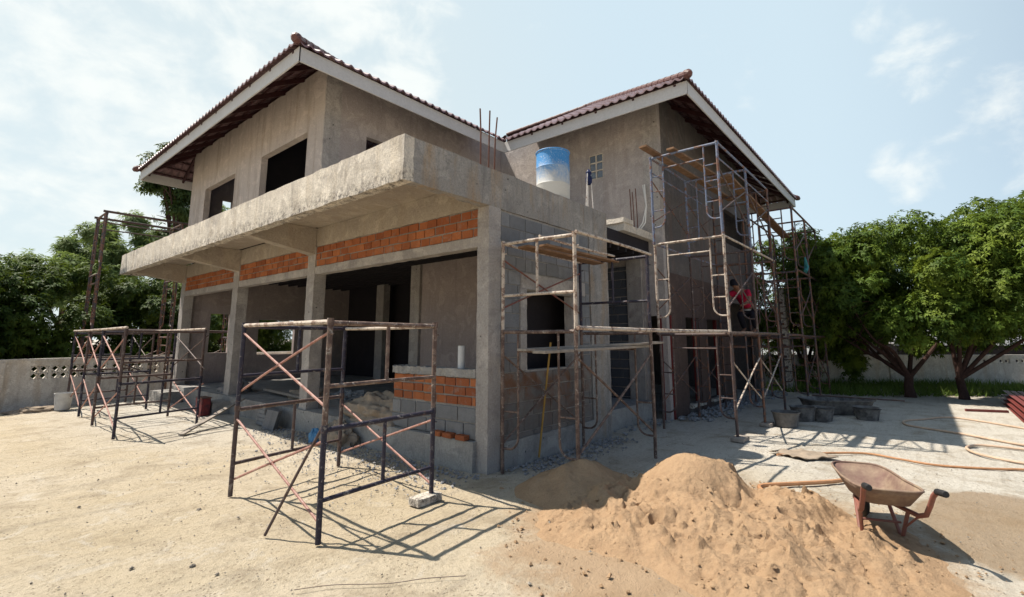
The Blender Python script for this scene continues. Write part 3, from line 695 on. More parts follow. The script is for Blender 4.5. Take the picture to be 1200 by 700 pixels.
# ------------------------------------------------------------------ person on the wing scaffold
def skinmesh(name,joints,edges,mat,parent,sub=2,root=0):
    me=bpy.data.meshes.new(name); me.from_pydata([j[0] for j in joints],edges,[]); me.materials.append(mat)
    o=bpy.data.objects.new(name,me); COL.objects.link(o); o.parent=parent
    sk=o.modifiers.new('Skin','SKIN'); sk.use_smooth_shade=True
    for i,j in enumerate(joints):
        r=j[1] if isinstance(j[1],tuple) else (j[1],j[1]); me.skin_vertices[0].data[i].radius=r
    me.skin_vertices[0].data[root].use_root=True
    s=o.modifiers.new('Sub','SUBSURF'); s.levels=sub; s.render_levels=sub
    return o
def person():
    p=thing('person',(13.25,3.28,1.80),'person in a crimson shirt and dark trousers bending over on the wing scaffold','person')
    D=-.26
    J=[((0,0,.86+D),(.15,.11)),((-.05,.05,1.02+D),(.14,.11)),((-.16,.10,1.18+D),(.16,.12)),((-.25,.13,1.30+D),(.14,.10)),((-.31,.16,1.37+D),.055),((-.38,.18,1.44+D),(.085,.095)),((-.43,.19,1.52+D),(.075,.085)),
       ((.0,-.10,.82+D),.095),((-.22,-.14,.44),.062),((.06,-.12,.10),.045),((-.05,-.10,.04),.04),((-.12,-.09,.03),.03),
       ((.0,.10,.82+D),.095),((-.27,.15,.46),.062),((.0,.13,.10),.045),((-.11,.15,.04),.04),((-.18,.16,.03),.03),
       ((-.24,-.06,1.28+D),.062),((-.38,-.13,1.06+D),.048),((-.56,-.06,.96+D),.036),((-.63,-.03,.94+D),(.04,.02)),
       ((-.24,.30,1.28+D),.062),((-.42,.36,1.10+D),.048),((-.60,.30,1.14+D),.036),((-.67,.28,1.16+D),(.04,.02))]
    E=[(0,1),(1,2),(2,3),(3,4),(4,5),(5,6),(0,7),(7,8),(8,9),(9,10),(10,11),(0,12),(12,13),(13,14),(14,15),(15,16),(3,17),(17,18),(18,19),(19,20),(3,21),(21,22),(22,23),(23,24)]
    for h,s in ((20,1),(24,-1)):
        b=Vector(J[h][0])
        for k in range(4):
            n=len(J); L=(.075,.085,.08,.06)[k]; y=(k-1.5)*.018
            J.append((tuple(b+V(-.05,y,-.005)),.010)); J.append((tuple(b+V(-.05-L*.6,y*1.2,-.02)),.009)); J.append((tuple(b+V(-.05-L*.8,y*1.2,-.05)),.007))
            E+=[(h,n),(n,n+1),(n+1,n+2)]
        n=len(J); J.append((tuple(b+V(-.01,s*.045,-.01)),.011)); J.append((tuple(b+V(-.05,s*.06,-.03)),.009)); E+=[(h,n),(n,n+1)]
    skinmesh('body',J,E,M['skin'],p)
    sj=[((.01,0,.88+D),(.175,.135)),((-.05,.05,1.02+D),(.165,.135)),((-.16,.10,1.18+D),(.185,.145)),((-.25,.13,1.30+D),(.165,.125)),((-.25,-.06,1.28+D),.085),((-.34,-.11,1.13+D),.075),((-.25,.30,1.28+D),.085),((-.36,.34,1.17+D),.075)]
    skinmesh('shirt',sj,[(0,1),(1,2),(2,3),(3,4),(4,5),(3,6),(6,7)],M['shirt'],p)
    tj=[((0,0,.86+D),(.165,.125)),((.0,-.10,.78+D),.115),((-.22,-.14,.44),.085),((.06,-.12,.12),.068),((.0,.10,.78+D),.115),((-.27,.15,.46),.085),((.0,.13,.12),.068)]
    skinmesh('trousers',tj,[(0,1),(1,2),(2,3),(0,4),(4,5),(5,6)],M['trouser'],p)
    m=MB(); b=p.location; c=b+V(-.43,.19,1.52+D)
    m.lathe([(.0,.085),(.05,.078),(.085,.05),(.098,.0),(.096,-.05),(.085,-.09)],c,16); m.build('hair',M['trouser'],p,smooth=True)
    m=MB(); m.tube([b+V(.14*math.cos(a)*1.22+.01,.14*math.sin(a)*.98,.83+D) for a in np.linspace(0,2*math.pi,17)],.016,6); m.build('shirt_hem',M['paper_white'],p,smooth=True)
person()
m=MB()
for i in range(7): m.add([(15.3+.03*i,2.28,3.42),(15.33+.03*i,2.28,3.42),(15.33+.03*i,2.24+.02*math.sin(i*2),3.75-.25*abs(math.sin(i*1.3))),(15.3+.03*i,2.24+.02*math.sin(i*2-1),3.72-.25*abs(math.sin(i*1.3-.4)))],[(0,1,2,3)])
m.tube([(15.3,2.26,3.5),(15.42,2.25,3.62),(15.36,2.26,3.9)],[.05,.06,.02],8)
single(m,'rag',M['teal_cloth'],(15.3,2.28,3.42),'teal rag hung on the dark far scaffold run','rag')

# ------------------------------------------------------------------ things on the porch roof
dr=thing('drum',(6.62,4.62,3.957),'blue plastic drum splashed white with cement on the porch roof','drum')
m=MB(); m.lathe([(.0,0),(.27,0),(.285,.02),(.288,.28),(.296,.30),(.288,.32),(.288,.58),(.296,.60),(.288,.62),(.286,.86),(.27,.875),(.262,.86),(.262,.10),(0,.10)],tuple(dr.location),36); m.build('drum_body',M['drum'],dr,smooth=True)
m=MB(); m.tube([(6.62+.288*math.cos(a),4.62+.288*math.sin(a),3.957+.885) for a in np.linspace(0,2*math.pi,41)],.014,8); m.build('rim',M['drum'],dr,smooth=True)
cs=thing('rod_stand',(7.43,4.40,3.957),'dark blue cloth tied on top of three pale rods on the porch roof','rod stand')
for dx_,dy_ in ((-.07,0),(.04,-.05),(.06,.06)):
    m=MB(); m.tube([(7.43+dx_*1.4,4.40+dy_*1.2,3.96),(7.45+dx_*.5,4.40+dy_*.5,4.72)],.010,6); m.build('rod',M['p_white'],cs)
m=MB(); m.lathe([(.03,0),(.055,.03),(.06,.12),(.04,.18),(.055,.23),(.02,.29),(0,.30)],(7.45,4.40,4.45),12); m.build('cloth',M['blue_cloth'],cs,smooth=True)
m=MB()
for k in range(2):
    pts=[(9.98-.02*k,4.5-.05*k,5.1),(9.95,4.42,4.6),(9.9,4.44+.06*k,4.2),(9.9,4.62+.07*k,4.0),(9.9,4.75+.06*k,3.97)]; m.tube(pts,.014,6)
single(m,'cable',M['white_cable'],(9.9,4.7,3.95),'pair of white cables looping down the wing wall by the starter bars','cable',smooth=True)
m=MB(); m.tube([(4.72,4.86,1.25),(4.72,4.86,1.56)],.05,20); single(m,'plastic_pipe',M['pvc'],(4.72,4.86,1.25),'short white plastic pipe standing on the parapet coping','pipe',smooth=True)
for i,(y,lab) in enumerate(((5.14,'single red brick on the plinth ledge farthest from the corner column'),(4.93,'middle red brick on the plinth ledge below the parapet'),(4.68,'red brick on the plinth ledge beside the corner column'))):
    m=MB(); m.box(4.53,4.63,y-.085,y+.085,.362,.425,rnd.random()); single(m,'brick',M['brick'],(4.58,y,.36),lab,'brick','loose bricks on the ledge',bevel=.006)
# blocks stacked on the ground by the plinth
def hollow(c,u,v,w,label,lo):
    m=MB(); m.obox(c,u,v,w,rnd.random()); 
    c,u,v,w=map(Vector,(c,u,v,w))
    for s in (-.5,.5): m.obox(c+u*s+v*1.0,u*.33,v*.03,w*.6,1.0)
    return single(m,'concrete_block',M['block_dark'] if False else M['block'],lo,label,'block','grey blocks by the plinth',bevel=.008)
ordn=('lowest','second','third','fourth','top')
for k in range(5):
    hollow((4.38,9.95,.04+.075*k),(.075+.004*k,.0,0),(0.01*(k%2),.19,0),(0,0,.035),'grey block in the stack beside the plinth, '+ordn[k]+' of five',(4.38,9.95,.005+.075*k))
for k in range(4):
    y=9.62-.11*k
    hollow((4.30,y,.17),(.03,-.03,.17),(.07,.07,0),(.02,-.025,-.006),('tilted grey block leaning against the block stack','second leaning grey block next to the stack','third leaning grey block from the stack','outermost leaning grey block in the row of four')[k],(4.30,y,0))
plank((2.99,9.96,.02),(4.45,11.2,.40),.10,.03,M['wood_grey'],'long grey plank sloping from the sand up to the plinth edge','loose scaffold boards')
bx=thing('paint_box',(4.12,12.28,0),'dented red and black metal box by the pale step','box')
m=MB(); m.rough(3.98,4.16,12.15,12.52,.0,.36,.06,.008); m.build('box_body',M['redbox'],bx,bevel=.01)
m=MB(); m.box(3.97,4.17,12.14,12.53,.362,.385); m.build('lid',M['p_dark'],bx,bevel=.004)
def lump(name,c,sx,sy,sz,mat,label,cat,seed=1,rz=0.,group=None,n=26,folds=.25):
    m=MB(); o=0; N=n
    for i in range(N+1):
        for j in range(N*2):
            th=math.pi*.5*i/N; ph=math.pi*j/N
            d=Vector((math.sin(th)*math.cos(ph),math.sin(th)*math.sin(ph),math.cos(th)))
            q=1+folds*mn.noise(d*2.2+V(seed,0,0))+folds*.5*mn.noise(d*6+V(0,seed,0))
            x,y=d.x*sx*q,d.y*sy*q; m.v.append((c[0]+x*math.cos(rz)-y*math.sin(rz),c[1]+x*math.sin(rz)+y*math.cos(rz),c[2]-.01+d.z*sz*q))
    for i in range(N):
        for j in range(N*2):
            a=i*N*2+j; b=i*N*2+(j+1)%(N*2); m.f.append((a,a+N*2,b+N*2,b)); m.t.append(.5)
    m.f.append(tuple(range(N*N*2,N*N*2+N*2))[::-1]); m.t.append(.5)
    return single(m,name,mat,c,label,cat,group,smooth=True)
lump('tarpaulin',(4.95,6.85,.36),.45,.95,.40,M['sack'],'crumpled tan tarpaulin heaped in the porch opening','tarpaulin',3,folds=.33,n=40)
lump('sack',(4.42,7.35,0),.22,.45,.34,M['sack'],'crumpled tan cement bag slumped against the plinth','sack',8,folds=.35)
lump('blue_bag',(4.25,7.75,0),.1,.14,.2,simple('blue_plastic',(.06,.22,.42),.3,10,.5,.4),'small blue plastic bag beside the tan cement bag','bag',5)
lump('sack',(5.1,13.3,.36),.35,.5,.28,M['sack_grey'],'dark grey sack lying on the porch floor by the end wall','sack',11)
lump('sack',(5.6,10.6,.36),.4,.6,.22,M['sack'],'flat pale sack lying on the porch floor between columns','sack',14)
lump('rubble_heap',(6.2,9.9,.36),.35,.5,.16,M['gravel'],'low dark rubble heap on the porch floor','heap',17,folds=.5)
plank((5.05,9.3,.46),(5.35,12.2,.46),.12,.05,M['wood_grey'],'pale timber lying along the porch floor between two columns','loose scaffold boards')
st=thing('trestle',(8.6,9.4,.36),'pale folding stand in the dark back of the porch','stand')
for a,b in (((8.5,9.3),(8.6,9.5)),((8.75,9.3),(8.65,9.5))):
    m=MB(); m.tube([(*a,.36),(*b,1.9)],.018,6); m.build('leg',M['p_cream'],st)
for z in (.9,1.15,1.4,1.65):
    m=MB(); m.tube([(8.52,9.36,z),(8.73,9.36,z)],.012,6); m.build('rung',M['p_cream'],st)

# ------------------------------------------------------------------ sand heaps
def smooth(a,b,x):
    t=max(0,min(1,(x-a)/(b-a))); return t*t*(3-2*t)
def heap(cx,cy,h,rx,ry,x,y,p=1.3):
    d=math.hypot((x-cx)/rx,(y-cy)/ry); return h*max(0,1-d**p)
def sandz(x,y):
    P=V(x,y,0)
    w=V(x+.10*mn.noise(P*2.0)+.05*mn.noise(P*6),y+.10*mn.noise(P*2.0+V(5,5,5))+.05*mn.noise(P*6+V(2,2,2)),0)
    pk=heap(5.22,1.95,.50,.80,.70,x+.03*mn.noise(P*4),y+.03*mn.noise(P*4+V(3,1,1)),1.9)
    z=max(pk,heap(4.75,1.75,.27,1.15,.95,w.x,w.y,1.5))
    z=max(z,heap(4.2,2.3,.17,.75,.80,w.x,w.y,1.5),heap(4.75,2.65,.22,.75,.6,w.x,w.y,1.4),heap(4.45,1.15,.19,1.15,.95,w.x,w.y,1.4),heap(5.35,1.2,.21,.9,.65,w.x,w.y,1.5),heap(4.6,.5,.13,.95,.62,w.x,w.y,1.4),heap(4.9,.45,.11,1.2,.42,w.x,w.y,1.3))
    z-=.03
    dome=smooth(.25,.42,pk)*(1-smooth(5.38,5.6,x))
    amp=smooth(-.02,.10,z)*(1-.85*dome)
    n1=mn.noise(P*2.2); n2=mn.noise(P*5.0+V(1,3,0)); n4=mn.noise(P*24); n5=mn.noise(P*55)
    cell=mn.voronoi(P*8.5+mn.noise_vector(P*9)*.25)[0]; cell2=mn.voronoi(P*19+V(3,3,0))[0]
    cl=smooth(.0,.30,.46-cell[0]); cl2=smooth(.0,.28,.42-cell2[0])
    patch=.3+.7*smooth(-.22,.18,mn.noise(P*1.5+V(3,9,1)))
    z+=amp*(.05*n1+.07*n2-.07*max(0,.14-abs(mn.noise(P*5.5+V(2,7,0))))*4*smooth(-.1,.2,mn.noise(P*2.4+V(6,6,0)))+patch*(.062*cl*smooth(-.12,.15,mn.noise(P*5+V(9,9,0)))+.022*cl2*smooth(-.2,.2,mn.noise(P*9)))+.014*n4)+smooth(-.02,.03,z)*(.006*n4+.004*n5)
    d=math.hypot((x-5.68)/.15,(y-1.80)/.24); z-=.18*max(0,1-d*d)*smooth(.1,.3,z)
    for hx,hy,hr in ((5.5,1.2,.12),(5.0,1.05,.09),(4.6,1.5,.08),(4.2,1.9,.08),(4.9,.75,.1),(4.3,.9,.07),(5.75,1.0,.1)):
        q=math.hypot(x-hx,(y-hy)*1.3)/hr
        if q<1.6: z-=.07*max(0,1-q*q)*smooth(.0,.1,z); z+=.02*max(0,1-abs(q-1.15)/.4)
    return z
def field(fn,x0,x1,y0,y1,st):
    m=MB(); nx=int((x1-x0)/st); ny=int((y1-y0)/st); Z=[[fn(x0+i*st,y0+j*st) for j in range(ny+1)] for i in range(nx+1)]; idx={}
    def vid(i,j):
        if (i,j) not in idx: idx[(i,j)]=len(m.v); m.v.append((x0+i*st,y0+j*st,max(Z[i][j],-.04)))
        return idx[(i,j)]
    for i in range(nx):
        for j in range(ny):
            if max(Z[i][j],Z[i+1][j],Z[i][j+1],Z[i+1][j+1])>-.038:
                m.f.append((vid(i,j),vid(i+1,j),vid(i+1,j+1),vid(i,j+1))); m.t.append(.5)
    return m
single(field(sandz,2.3,6.7,-.6,3.5,.0145),'sand_heap',M['sand'],(4.9,1.8,0),'large lumpy heap of tan sand beside the wheelbarrow','sand heap',smooth=True)
def sand2(x,y):
    P=V(x,y,0); z=heap(4.9,3.08,.34,.80,.72,x+.05*mn.noise(P*3),y+.05*mn.noise(P*3+V(3,3,3)),1.1)-.02
    z+=smooth(0,.1,z)*(.03*mn.noise(P*5)+.02*(.3-abs(mn.noise(P*13)))+.006*mn.noise(P*40)); return z
single(field(sand2,4.0,5.8,2.3,3.9,.02),'sand_heap',M['sand'],(4.88,3.12,0),'small cone of sand around the foot of the cream scaffold','sand heap',smooth=True)

# rubble, clods and stones: nobody could count them
def scatter(name,mat,pts,label,smax):
    m=MB()
    for (x,y,z,s) in pts:
        c=V(x,y,z+s*.3); ax=[V(rnd.uniform(-1,1),rnd.uniform(-1,1),rnd.uniform(-1,1)) for _ in range(6)]
        P=[V(1,0,0),V(-1,0,0),V(0,1,0),V(0,-1,0),V(0,0,.7),V(0,0,-.7)]
        a=rnd.uniform(0,6.3); P=[V(p.x*math.cos(a)-p.y*math.sin(a),p.x*math.sin(a)+p.y*math.cos(a),p.z)*s+q*s*.35 for p,q in zip(P,ax)]
        m.add([c+p for p in P],[(0,2,4),(2,1,4),(1,3,4),(3,0,4),(2,0,5),(1,2,5),(3,1,5),(0,3,5)])
    o=m.build(name,mat); tag(o,label,'rubble',None,'stuff'); return o
pts=[]
for _ in range(1000):
    y=rnd.uniform(4.2,9.6); x=4.5-abs(rnd.gauss(0,.38)); pts.append((x,y,0,rnd.uniform(.006,.024)))
for _ in range(500): pts.append((rnd.uniform(4.9,7.8),4.22-abs(rnd.gauss(0,.25)),0,rnd.uniform(.008,.03)))
for _ in range(700):
    x=4.4-abs(rnd.gauss(0,.8)); pts.append((x,rnd.uniform(4.4,7.8),0,rnd.uniform(.004,.014)))
for _ in range(500): pts.append((rnd.uniform(10.2,17.5),4.05-abs(rnd.gauss(0,.3)),0,rnd.uniform(.02,.07)))
for _ in range(150): pts.append((rnd.uniform(7.9,10.),rnd.uniform(4.0,5.5),0,rnd.uniform(.01,.05)))
scatter('rubble',M['gravel'],pts,'loose grey rubble along the foot of the house',.03)
pts=[(rnd.uniform(.6,9),rnd.uniform(-1,12),0,rnd.uniform(.004,.010)) for _ in range(1300)]
pts+=[(rnd.uniform(.8,4),rnd.uniform(2,9),0,rnd.uniform(.012,.02)) for _ in range(22)]
cp=[]
while len(cp)<700:
    x,y=rnd.uniform(2.7,6.6),rnd.uniform(-.5,3.4); z=sandz(x,y)
    if z<-.03 and rnd.random()>.25: continue
    if z>.36 and x<5.5: continue
    if (x-4.6)**2/4.4+(y-1.4)**2/4>1: continue
    cp.append((x,y,max(z,-.004),rnd.choice((.005,.006,.008,.01,.013,.018))*rnd.uniform(.7,1.3)))
scatter('sand_clods',M['sand'],cp,'broken clods of sand scattered over and around the heap',.03)
scatter('small_stones',M['rock'],pts,'small stones and clods strewn over the sandy yard',.02)

m=MB(); m.tube(catmull([(1.75,3.35,.008),(1.95,3.2,.012),(2.2,2.95,.006),(2.4,2.8,.012),(2.62,2.62,.006)],6),.0025,5)
single(m,'wire',M['p_brown'],(1.75,3.35,0),'thin bent wire lying on the bare sand in front of the scaffold bay','wire')
for i,(x,y,r_,lab) in enumerate(((1.9,5.6,.035,'dark stone on the sand just outside the scaffold bay'),(1.45,4.3,.028,'dark clod alone on the open sand'),(1.52,4.02,.02,'small dark clod next to a larger one on the open sand'),(1.15,4.6,.022,'dark clod at the left of the open sand'))):
    lump('stone',(x,y,0),r_*.8,r_*.6,r_*.5,M['rock'],lab,'stone',40+i,.4,'stones on the open sand',8,.5)
# ------------------------------------------------------------------ wheelbarrow
F=V(5.47,.40,0); hd=R(20); Hx=V(math.cos(hd),math.sin(hd),0); Hy=V(-math.sin(hd),math.cos(hd),0)
def W(u,v,z): return F+Hx*u+Hy*(v+.04)+V(0,0,z)
wb=thing('wheelbarrow',tuple(F),'worn rusty red wheelbarrow standing empty beside the sand heap','wheelbarrow')
def tray():
    m=MB(); N=24
    ring=[]
    def outline(k,top):
        # rounded rectangle that narrows and rises towards the nose
        a=2*math.pi*k/N; c,s_=math.cos(a),math.sin(a); e=.45
        cu=math.copysign(abs(c)**e,c); sv=math.copysign(abs(s_)**e,s_)
        if top: u=.05+.52*cu; v=.235*sv*(1.0-.04*cu); z=.44-.03*cu+.04*max(0,cu)
        else: u=-.03+.31*cu; v=.165*sv; z=.31-.02*cu
        return u,v,z
    L=[[outline(k,True) for k in range(N)],[outline(k,False) for k in range(N)]]
    rows=[]
    for f in (0,.33,.66,1): rows.append([W(*[L[0][k][i]*(1-f)+L[1][k][i]*f for i in range(3)]) for k in range(N)])
    V0=[p for r in rows for p in r]; fs=[]
    for i in range(3):
        for k in range(N): fs.append((i*N+k,i*N+(k+1)%N,(i+1)*N+(k+1)%N,(i+1)*N+k))
    fs.append(tuple(3*N+k for k in range(N)))
    m.add(V0,fs); o=m.build('tray',M['tray'],wb,smooth=True)
    sd=o.modifiers.new('Solid','SOLIDIFY'); sd.thickness=.006
    m=MB(); m.tube([W(*L[0][k%N]) for k in range(N+1)],.010,8); m.build('rim',M['tray'],wb,smooth=True)
tray()
for s in (1,-1):
    m=MB(); m.tube([W(.44,s*.05,.16),W(.22,s*.10,.235),W(-.10,s*.16,.245),W(-.28,s*.20,.25),W(-.38,s*.215,.29),W(-.46,s*.22,.385),W(-.52,s*.225,.47),W(-.57,s*.23,.51),W(-.62,s*.23,.525)],.019,10); m.build('handle',M['barrow'],wb,smooth=True)
    m=MB(); m.tube([W(-.575,s*.23,.513),W(-.59,s*.23,.52),W(-.70,s*.235,.535),W(-.71,s*.235,.536)],[.021,.025,.025,.02],10); m.build('grip',M['rubber'],wb,smooth=True)
    m=MB(); m.tube([W(-.16,s*.17,.25),W(-.06,s*.145,.02),W(.0,s*.145,.012),W(.14,s*.12,.24)],.015,8); m.build('leg',M['barrow'],wb,smooth=True)
    m=MB(); m.tube([W(-.30,s*.20,.26),W(-.10,s*.155,.10)],.009,6); m.build('strut',M['barrow'],wb,smooth=True)
m=MB(); m.tube([W(-.05,-.145,.12),W(-.05,.145,.12)],.010,8); m.build('cross_bar',M['barrow'],wb,smooth=True)
wh=MB(); wh.tube([W(.44+.125*math.cos(a),0,.16+.125*math.sin(a)) for a in np.linspace(0,2*math.pi,29)],.032,10); wo=wh.build('wheel',M['rubber'],wb,smooth=True)
m=MB(); m.tube([W(.44,-.06,.16),W(.44,.06,.16)],.015,8)
for k in range(5):
    a=k*2*math.pi/5; m.tube([W(.44,0,.16),W(.44+.10*math.cos(a),0,.16+.10*math.sin(a))],.009,6)
m.tube([W(.44+.098*math.cos(a),0,.16+.098*math.sin(a)) for a in np.linspace(0,2*math.pi,25)],.012,8)
m.build('rim',M['barrow'],wo,smooth=True)

# ------------------------------------------------------------------ hoses, tubs, sacks
def hose(P,r,mat,label):
    m=MB(); m.tube(catmull([(x,y,r*.9) for x,y in P]),r,8); return single(m,'hose',mat,(P[0][0],P[0][1],0),label,'hose','hoses on the ground',smooth=True)
hose([(5.9,1.4),(6.18,1.55),(6.5,1.3),(6.95,.93),(7.4,.7)],.024,M['hose'],'thick orange hose coming out of the sand heap behind the wheelbarrow')
hose([(8.0,1.75),(8.4,1.40),(8.9,.82),(8.8,.4),(8.7,0),(8.9,-.5),(9.15,-.9),(9.3,-1.5)],.015,M['hose'],'thin orange hose in a long curve across the sunlit yard')
hose([(9.4,-1.6),(9.55,-.9),(9.85,-.5),(10.3,-.36),(10.68,-.5),(10.75,-.75),(10.72,-1.1),(10.6,-1.7)],.019,M['hose_pale'],'pale hose bent back on itself at the edge of the house shadow')
hose([(10.9,-1.6),(11.2,-1.0),(11.75,-.4),(12.05,.1),(12.3,.38),(12.85,.42),(13.4,.1),(13.9,-.15),(14.0,-.5),(13.2,-1.3),(12.6,-1.8)],.02,M['hose_pale'],'pale hose in a wide loop lying half in the house shadow')
def pan(x,y,r,h,mat,label,group='mortar pans by the scaffold'):
    m=MB(); m.lathe([(0,.012),(r*.68,.012),(r*.72,.0),(r*.78,0),(r*.97,h*.94),(r*1.06,h),(r*1.06,h*1.04),(r*.95,h*1.02),(r*.72,.03),(0,.03)],(x,y,0),26)
    o=single(m,'mortar_pan',mat,(x,y,0),label,'mortar pan',group,smooth=True); return o
pan(10.78,2.15,.24,.26,M['tub_light'],'pale grey mortar pan alone beside a scaffold foot')
pan(11.75,2.02,.24,.27,M['tub'],'dark mortar pan against the scaffold foot, left of the pair')
pan(12.0,1.72,.22,.24,M['tub'],'dark mortar pan between its twin and the long tub')
pan(12.05,1.72,.21,.12,M['tub_light'],'shallow pan resting inside the dark mortar pan')
bpy.data.objects['mortar_pan.003'].location.z=.14
pan(12.7,1.02,.24,.22,M['tub'],'dark mortar pan by itself beyond the end of the long tub')
pan(12.72,1.03,.22,.10,M['tub_light'],'shallow pan on top of the lone dark mortar pan')
bpy.data.objects['mortar_pan.005'].location.z=.15
tb=thing('mortar_tub',(13.3,1.62,0),'long black mortar mixing tub beyond the scaffold','tub')
m=MB(); N=28; rows=[]
for sx,sy,z in ((.0,.0,.02),(.60,.30,.02),(.70,.40,.28),(.74,.44,.31),(.74,.44,.33),(.67,.37,.31),(.56,.27,.05),(0,0,.05)):
    r=[]
    for k in range(N):
        a=2*math.pi*k/N; c,s_=math.cos(a),math.sin(a); cu=math.copysign(abs(c)**.5,c)*sx; sv=math.copysign(abs(s_)**.5,s_)*sy
        r.append((13.3+cu*.62+sv*.78,1.62-cu*.78+sv*.62,z))
    rows.append(r)
m.add([p for r in rows for p in r],[(i*N+k,i*N+(k+1)%N,(i+1)*N+(k+1)%N,(i+1)*N+k) for i in range(len(rows)-1) for k in range(N)])
m.build('tub_body',M['tub'],tb,smooth=True)
m=MB(); m.tube([(13.5,2.1,.35),(13.4,.4,.36)],.018,6); single(m,'tool_handle',M['p_brown'],(13.5,2.1,.33),'long thin tool handle lying across the black mixing tub','tool')
# torn sack and board in the sun
m=MB(); n=26
for i in range(n+1):
    for j in range(n+1):
        u=i/n-.5; v=j/n-.5; x=8.22+u*.42+v*.26; y=1.46-u*.34+v*.5; e=max(abs(u),abs(v))*2
        m.v.append((x,y,.02+.06*abs(mn.noise(V(x*6,y*6,2)))+.05*smooth(.6,1,-v*2)*abs(mn.noise(V(x*4,1,3)))+.02*(1-e)))
for i in range(n):
    for j in range(n):
        a=i*(n+1)+j; m.f.append((a,a+n+1,a+n+2,a+1)); m.t.append(.5)
o=single(m,'torn_sack',M['sack'],(8.2,1.45,0),'torn pale paper sack flattened on the sunny ground by the orange hose','sack',smooth=True)
sd=o.modifiers.new('Solid','SOLIDIFY'); sd.thickness=.012
# stack of red steel sections at the edge
names=('lowest inner','lowest outer','middle inner','middle outer','upper inner','upper outer')
i=0
for k in range(3):
    for q in range(4):
        yy=-1.50-.13*q-.03*k; zz=.05+.105*k
        m=MB(); a=V(14.0+.15*q,yy+.06,zz); b=V(18.6-.1*k,yy,zz)
        d=(b-a)/2; Sd=V(0,1,0); c=(a+b)/2
        m.obox(c+V(0,-.05,0),d,Sd*.003,V(0,0,.05)); m.obox(c+V(0,0,.048),d,Sd*.047,V(0,0,.003)); m.obox(c+V(0,0,-.048),d,Sd*.047,V(0,0,.003))
        single(m,'steel_channel',M['red_steel'],(14.0+.15*q,yy+.06,zz-.05),'red oxide steel channel lying in the stack at the edge of the yard','steel section','red steel channels in a stack')
m=MB(); m.obox((15.75,-.98,.03),(.14,-.36,0),(.03,.012,0),(0,0,.025)); single(m,'steel_offcut',M['red_steel'],(15.75,-.98,0),'short red steel offcut lying beside the stacked channels','steel section')

# ------------------------------------------------------------------ boundary walls and what stands beside them
def bwall(name,A,B,h,panels,label,mat,posts=(),pw=.3):
    A,B=V(*A,0),V(*B,0); L=(B-A).length; e=(B-A)/L; nrm=V(-e.y,e.x,0)
    o=thing(name,tuple(A),label,'wall')
    def part(mb,nm,mt,par=o):
        me=bpy.data.meshes.new(nm); vs=[tuple(e*v[0]+nrm*v[1]+V(0,0,v[2])) for v in mb.v]
        me.from_pydata(vs,[],mb.f); me.materials.append(mt); at=me.attributes.new('tint','FLOAT','FACE'); at.data.foreach_set('value',mb.t)
        ob=bpy.data.objects.new(nm,me); COL.objects.link(ob); ob.parent=par; return ob
    m=MB(); m.wall('Y',0,.1,0,L,-.1,h,[(p[0],p[1],p[2],p[3]) for p in panels]); part(m,'wall_body',mat)
    m=MB(); m.box(-.01,L,-.03,.13,h+.001,h+.06); part(m,'coping',mat)
    for s in posts:
        m=MB(); m.box(s-.09,s+.09,-.05,.15,-.1,h-.003); part(m,'pier',mat)
    for (u0,u1,z0,z1) in panels:
        m=MB(); m.box(u0,u1,.02,.08,z0,z0+.015)
        n=max(1,int(round((u1-u0)/.2)))
        rws=max(1,int(round((z1-z0)/.16))); w=(u1-u0)/n; hh=(z1-z0)/rws
        for i in range(n):
            for k in range(rws):
                cx,cz=u0+(i+.5)*w,z0+(k+.5)*hh; t=.018
                m.box(cx-w/2,cx-w/2+.02,.015,.085,cz-hh/2,cz+hh/2); m.box(cx-w/2,cx+w/2,.016,.084,cz+hh/2-.02,cz+hh/2)
                for sx in (-1,1):
                    for sz in (-1,1):
                        a=V(cx+sx*w/2,.05,cz); b=V(cx,.05,cz+sz*hh/2); d=(b-a)/2
                        m.obox((a+b)/2,d,V(0,.03,0),V(d.z,0,-d.x).normalized()*t*.6)
        part(m,'breeze_block',mat)
    return o
pl=[(u,u+.36,.68,1.02) for u in (4.47,4.88,5.29,5.75,6.2,6.65,7.1,7.55)]
bwall('boundary_wall',(-2.6,15.12),(13.2,20.2),1.12,pl,'weathered pale boundary wall with pierced blocks below dark trees',M['wallpaint'],(.5,3.9,8.2,11.5))
pr_=[(u,u+.55,.72,.95) for u in (1.3,2.0,2.7,8.2,8.9,9.6)]
bwall('boundary_wall',(32.6,-10.5),(19.5,5.2),1.02,[(11.2-.6*i,11.6-.6*i,.75,.95) for i in range(4)],'grey boundary wall with pale piers behind the mango trees',M['wallpaint'],(3.,6.5,9.6,12.2,15.,18.))
lump('sack',(1.75,15.85,0),.5,.24,.12,M['sack'],'flat crumpled sack on the ground by the pierced boundary wall','sack',21,.3)
bk=thing('bucket',(2.22,15.75,0),'white cement-stained bucket in front of the boundary wall','bucket')
m=MB(); m.lathe([(0,0),(.14,0),(.17,.36),(.18,.36),(.18,.39),(.165,.39),(.135,.02),(0,.02)],tuple(bk.location),24); m.build('bucket_body',M['paper_white'],bk,smooth=True)
m=MB(); m.tube([(2.22+.18*math.cos(a),15.75,.37+.10*math.sin(a)*-1) for a in np.linspace(0,math.pi,9)],.005,5); m.build('handle',M['p_dark'],bk)
up=thing('utility_pole',(18.1,3.45,0),'pale tapered concrete utility pole behind the far scaffold','pole')
m=MB(); a=.15; b=.09; H=3.3
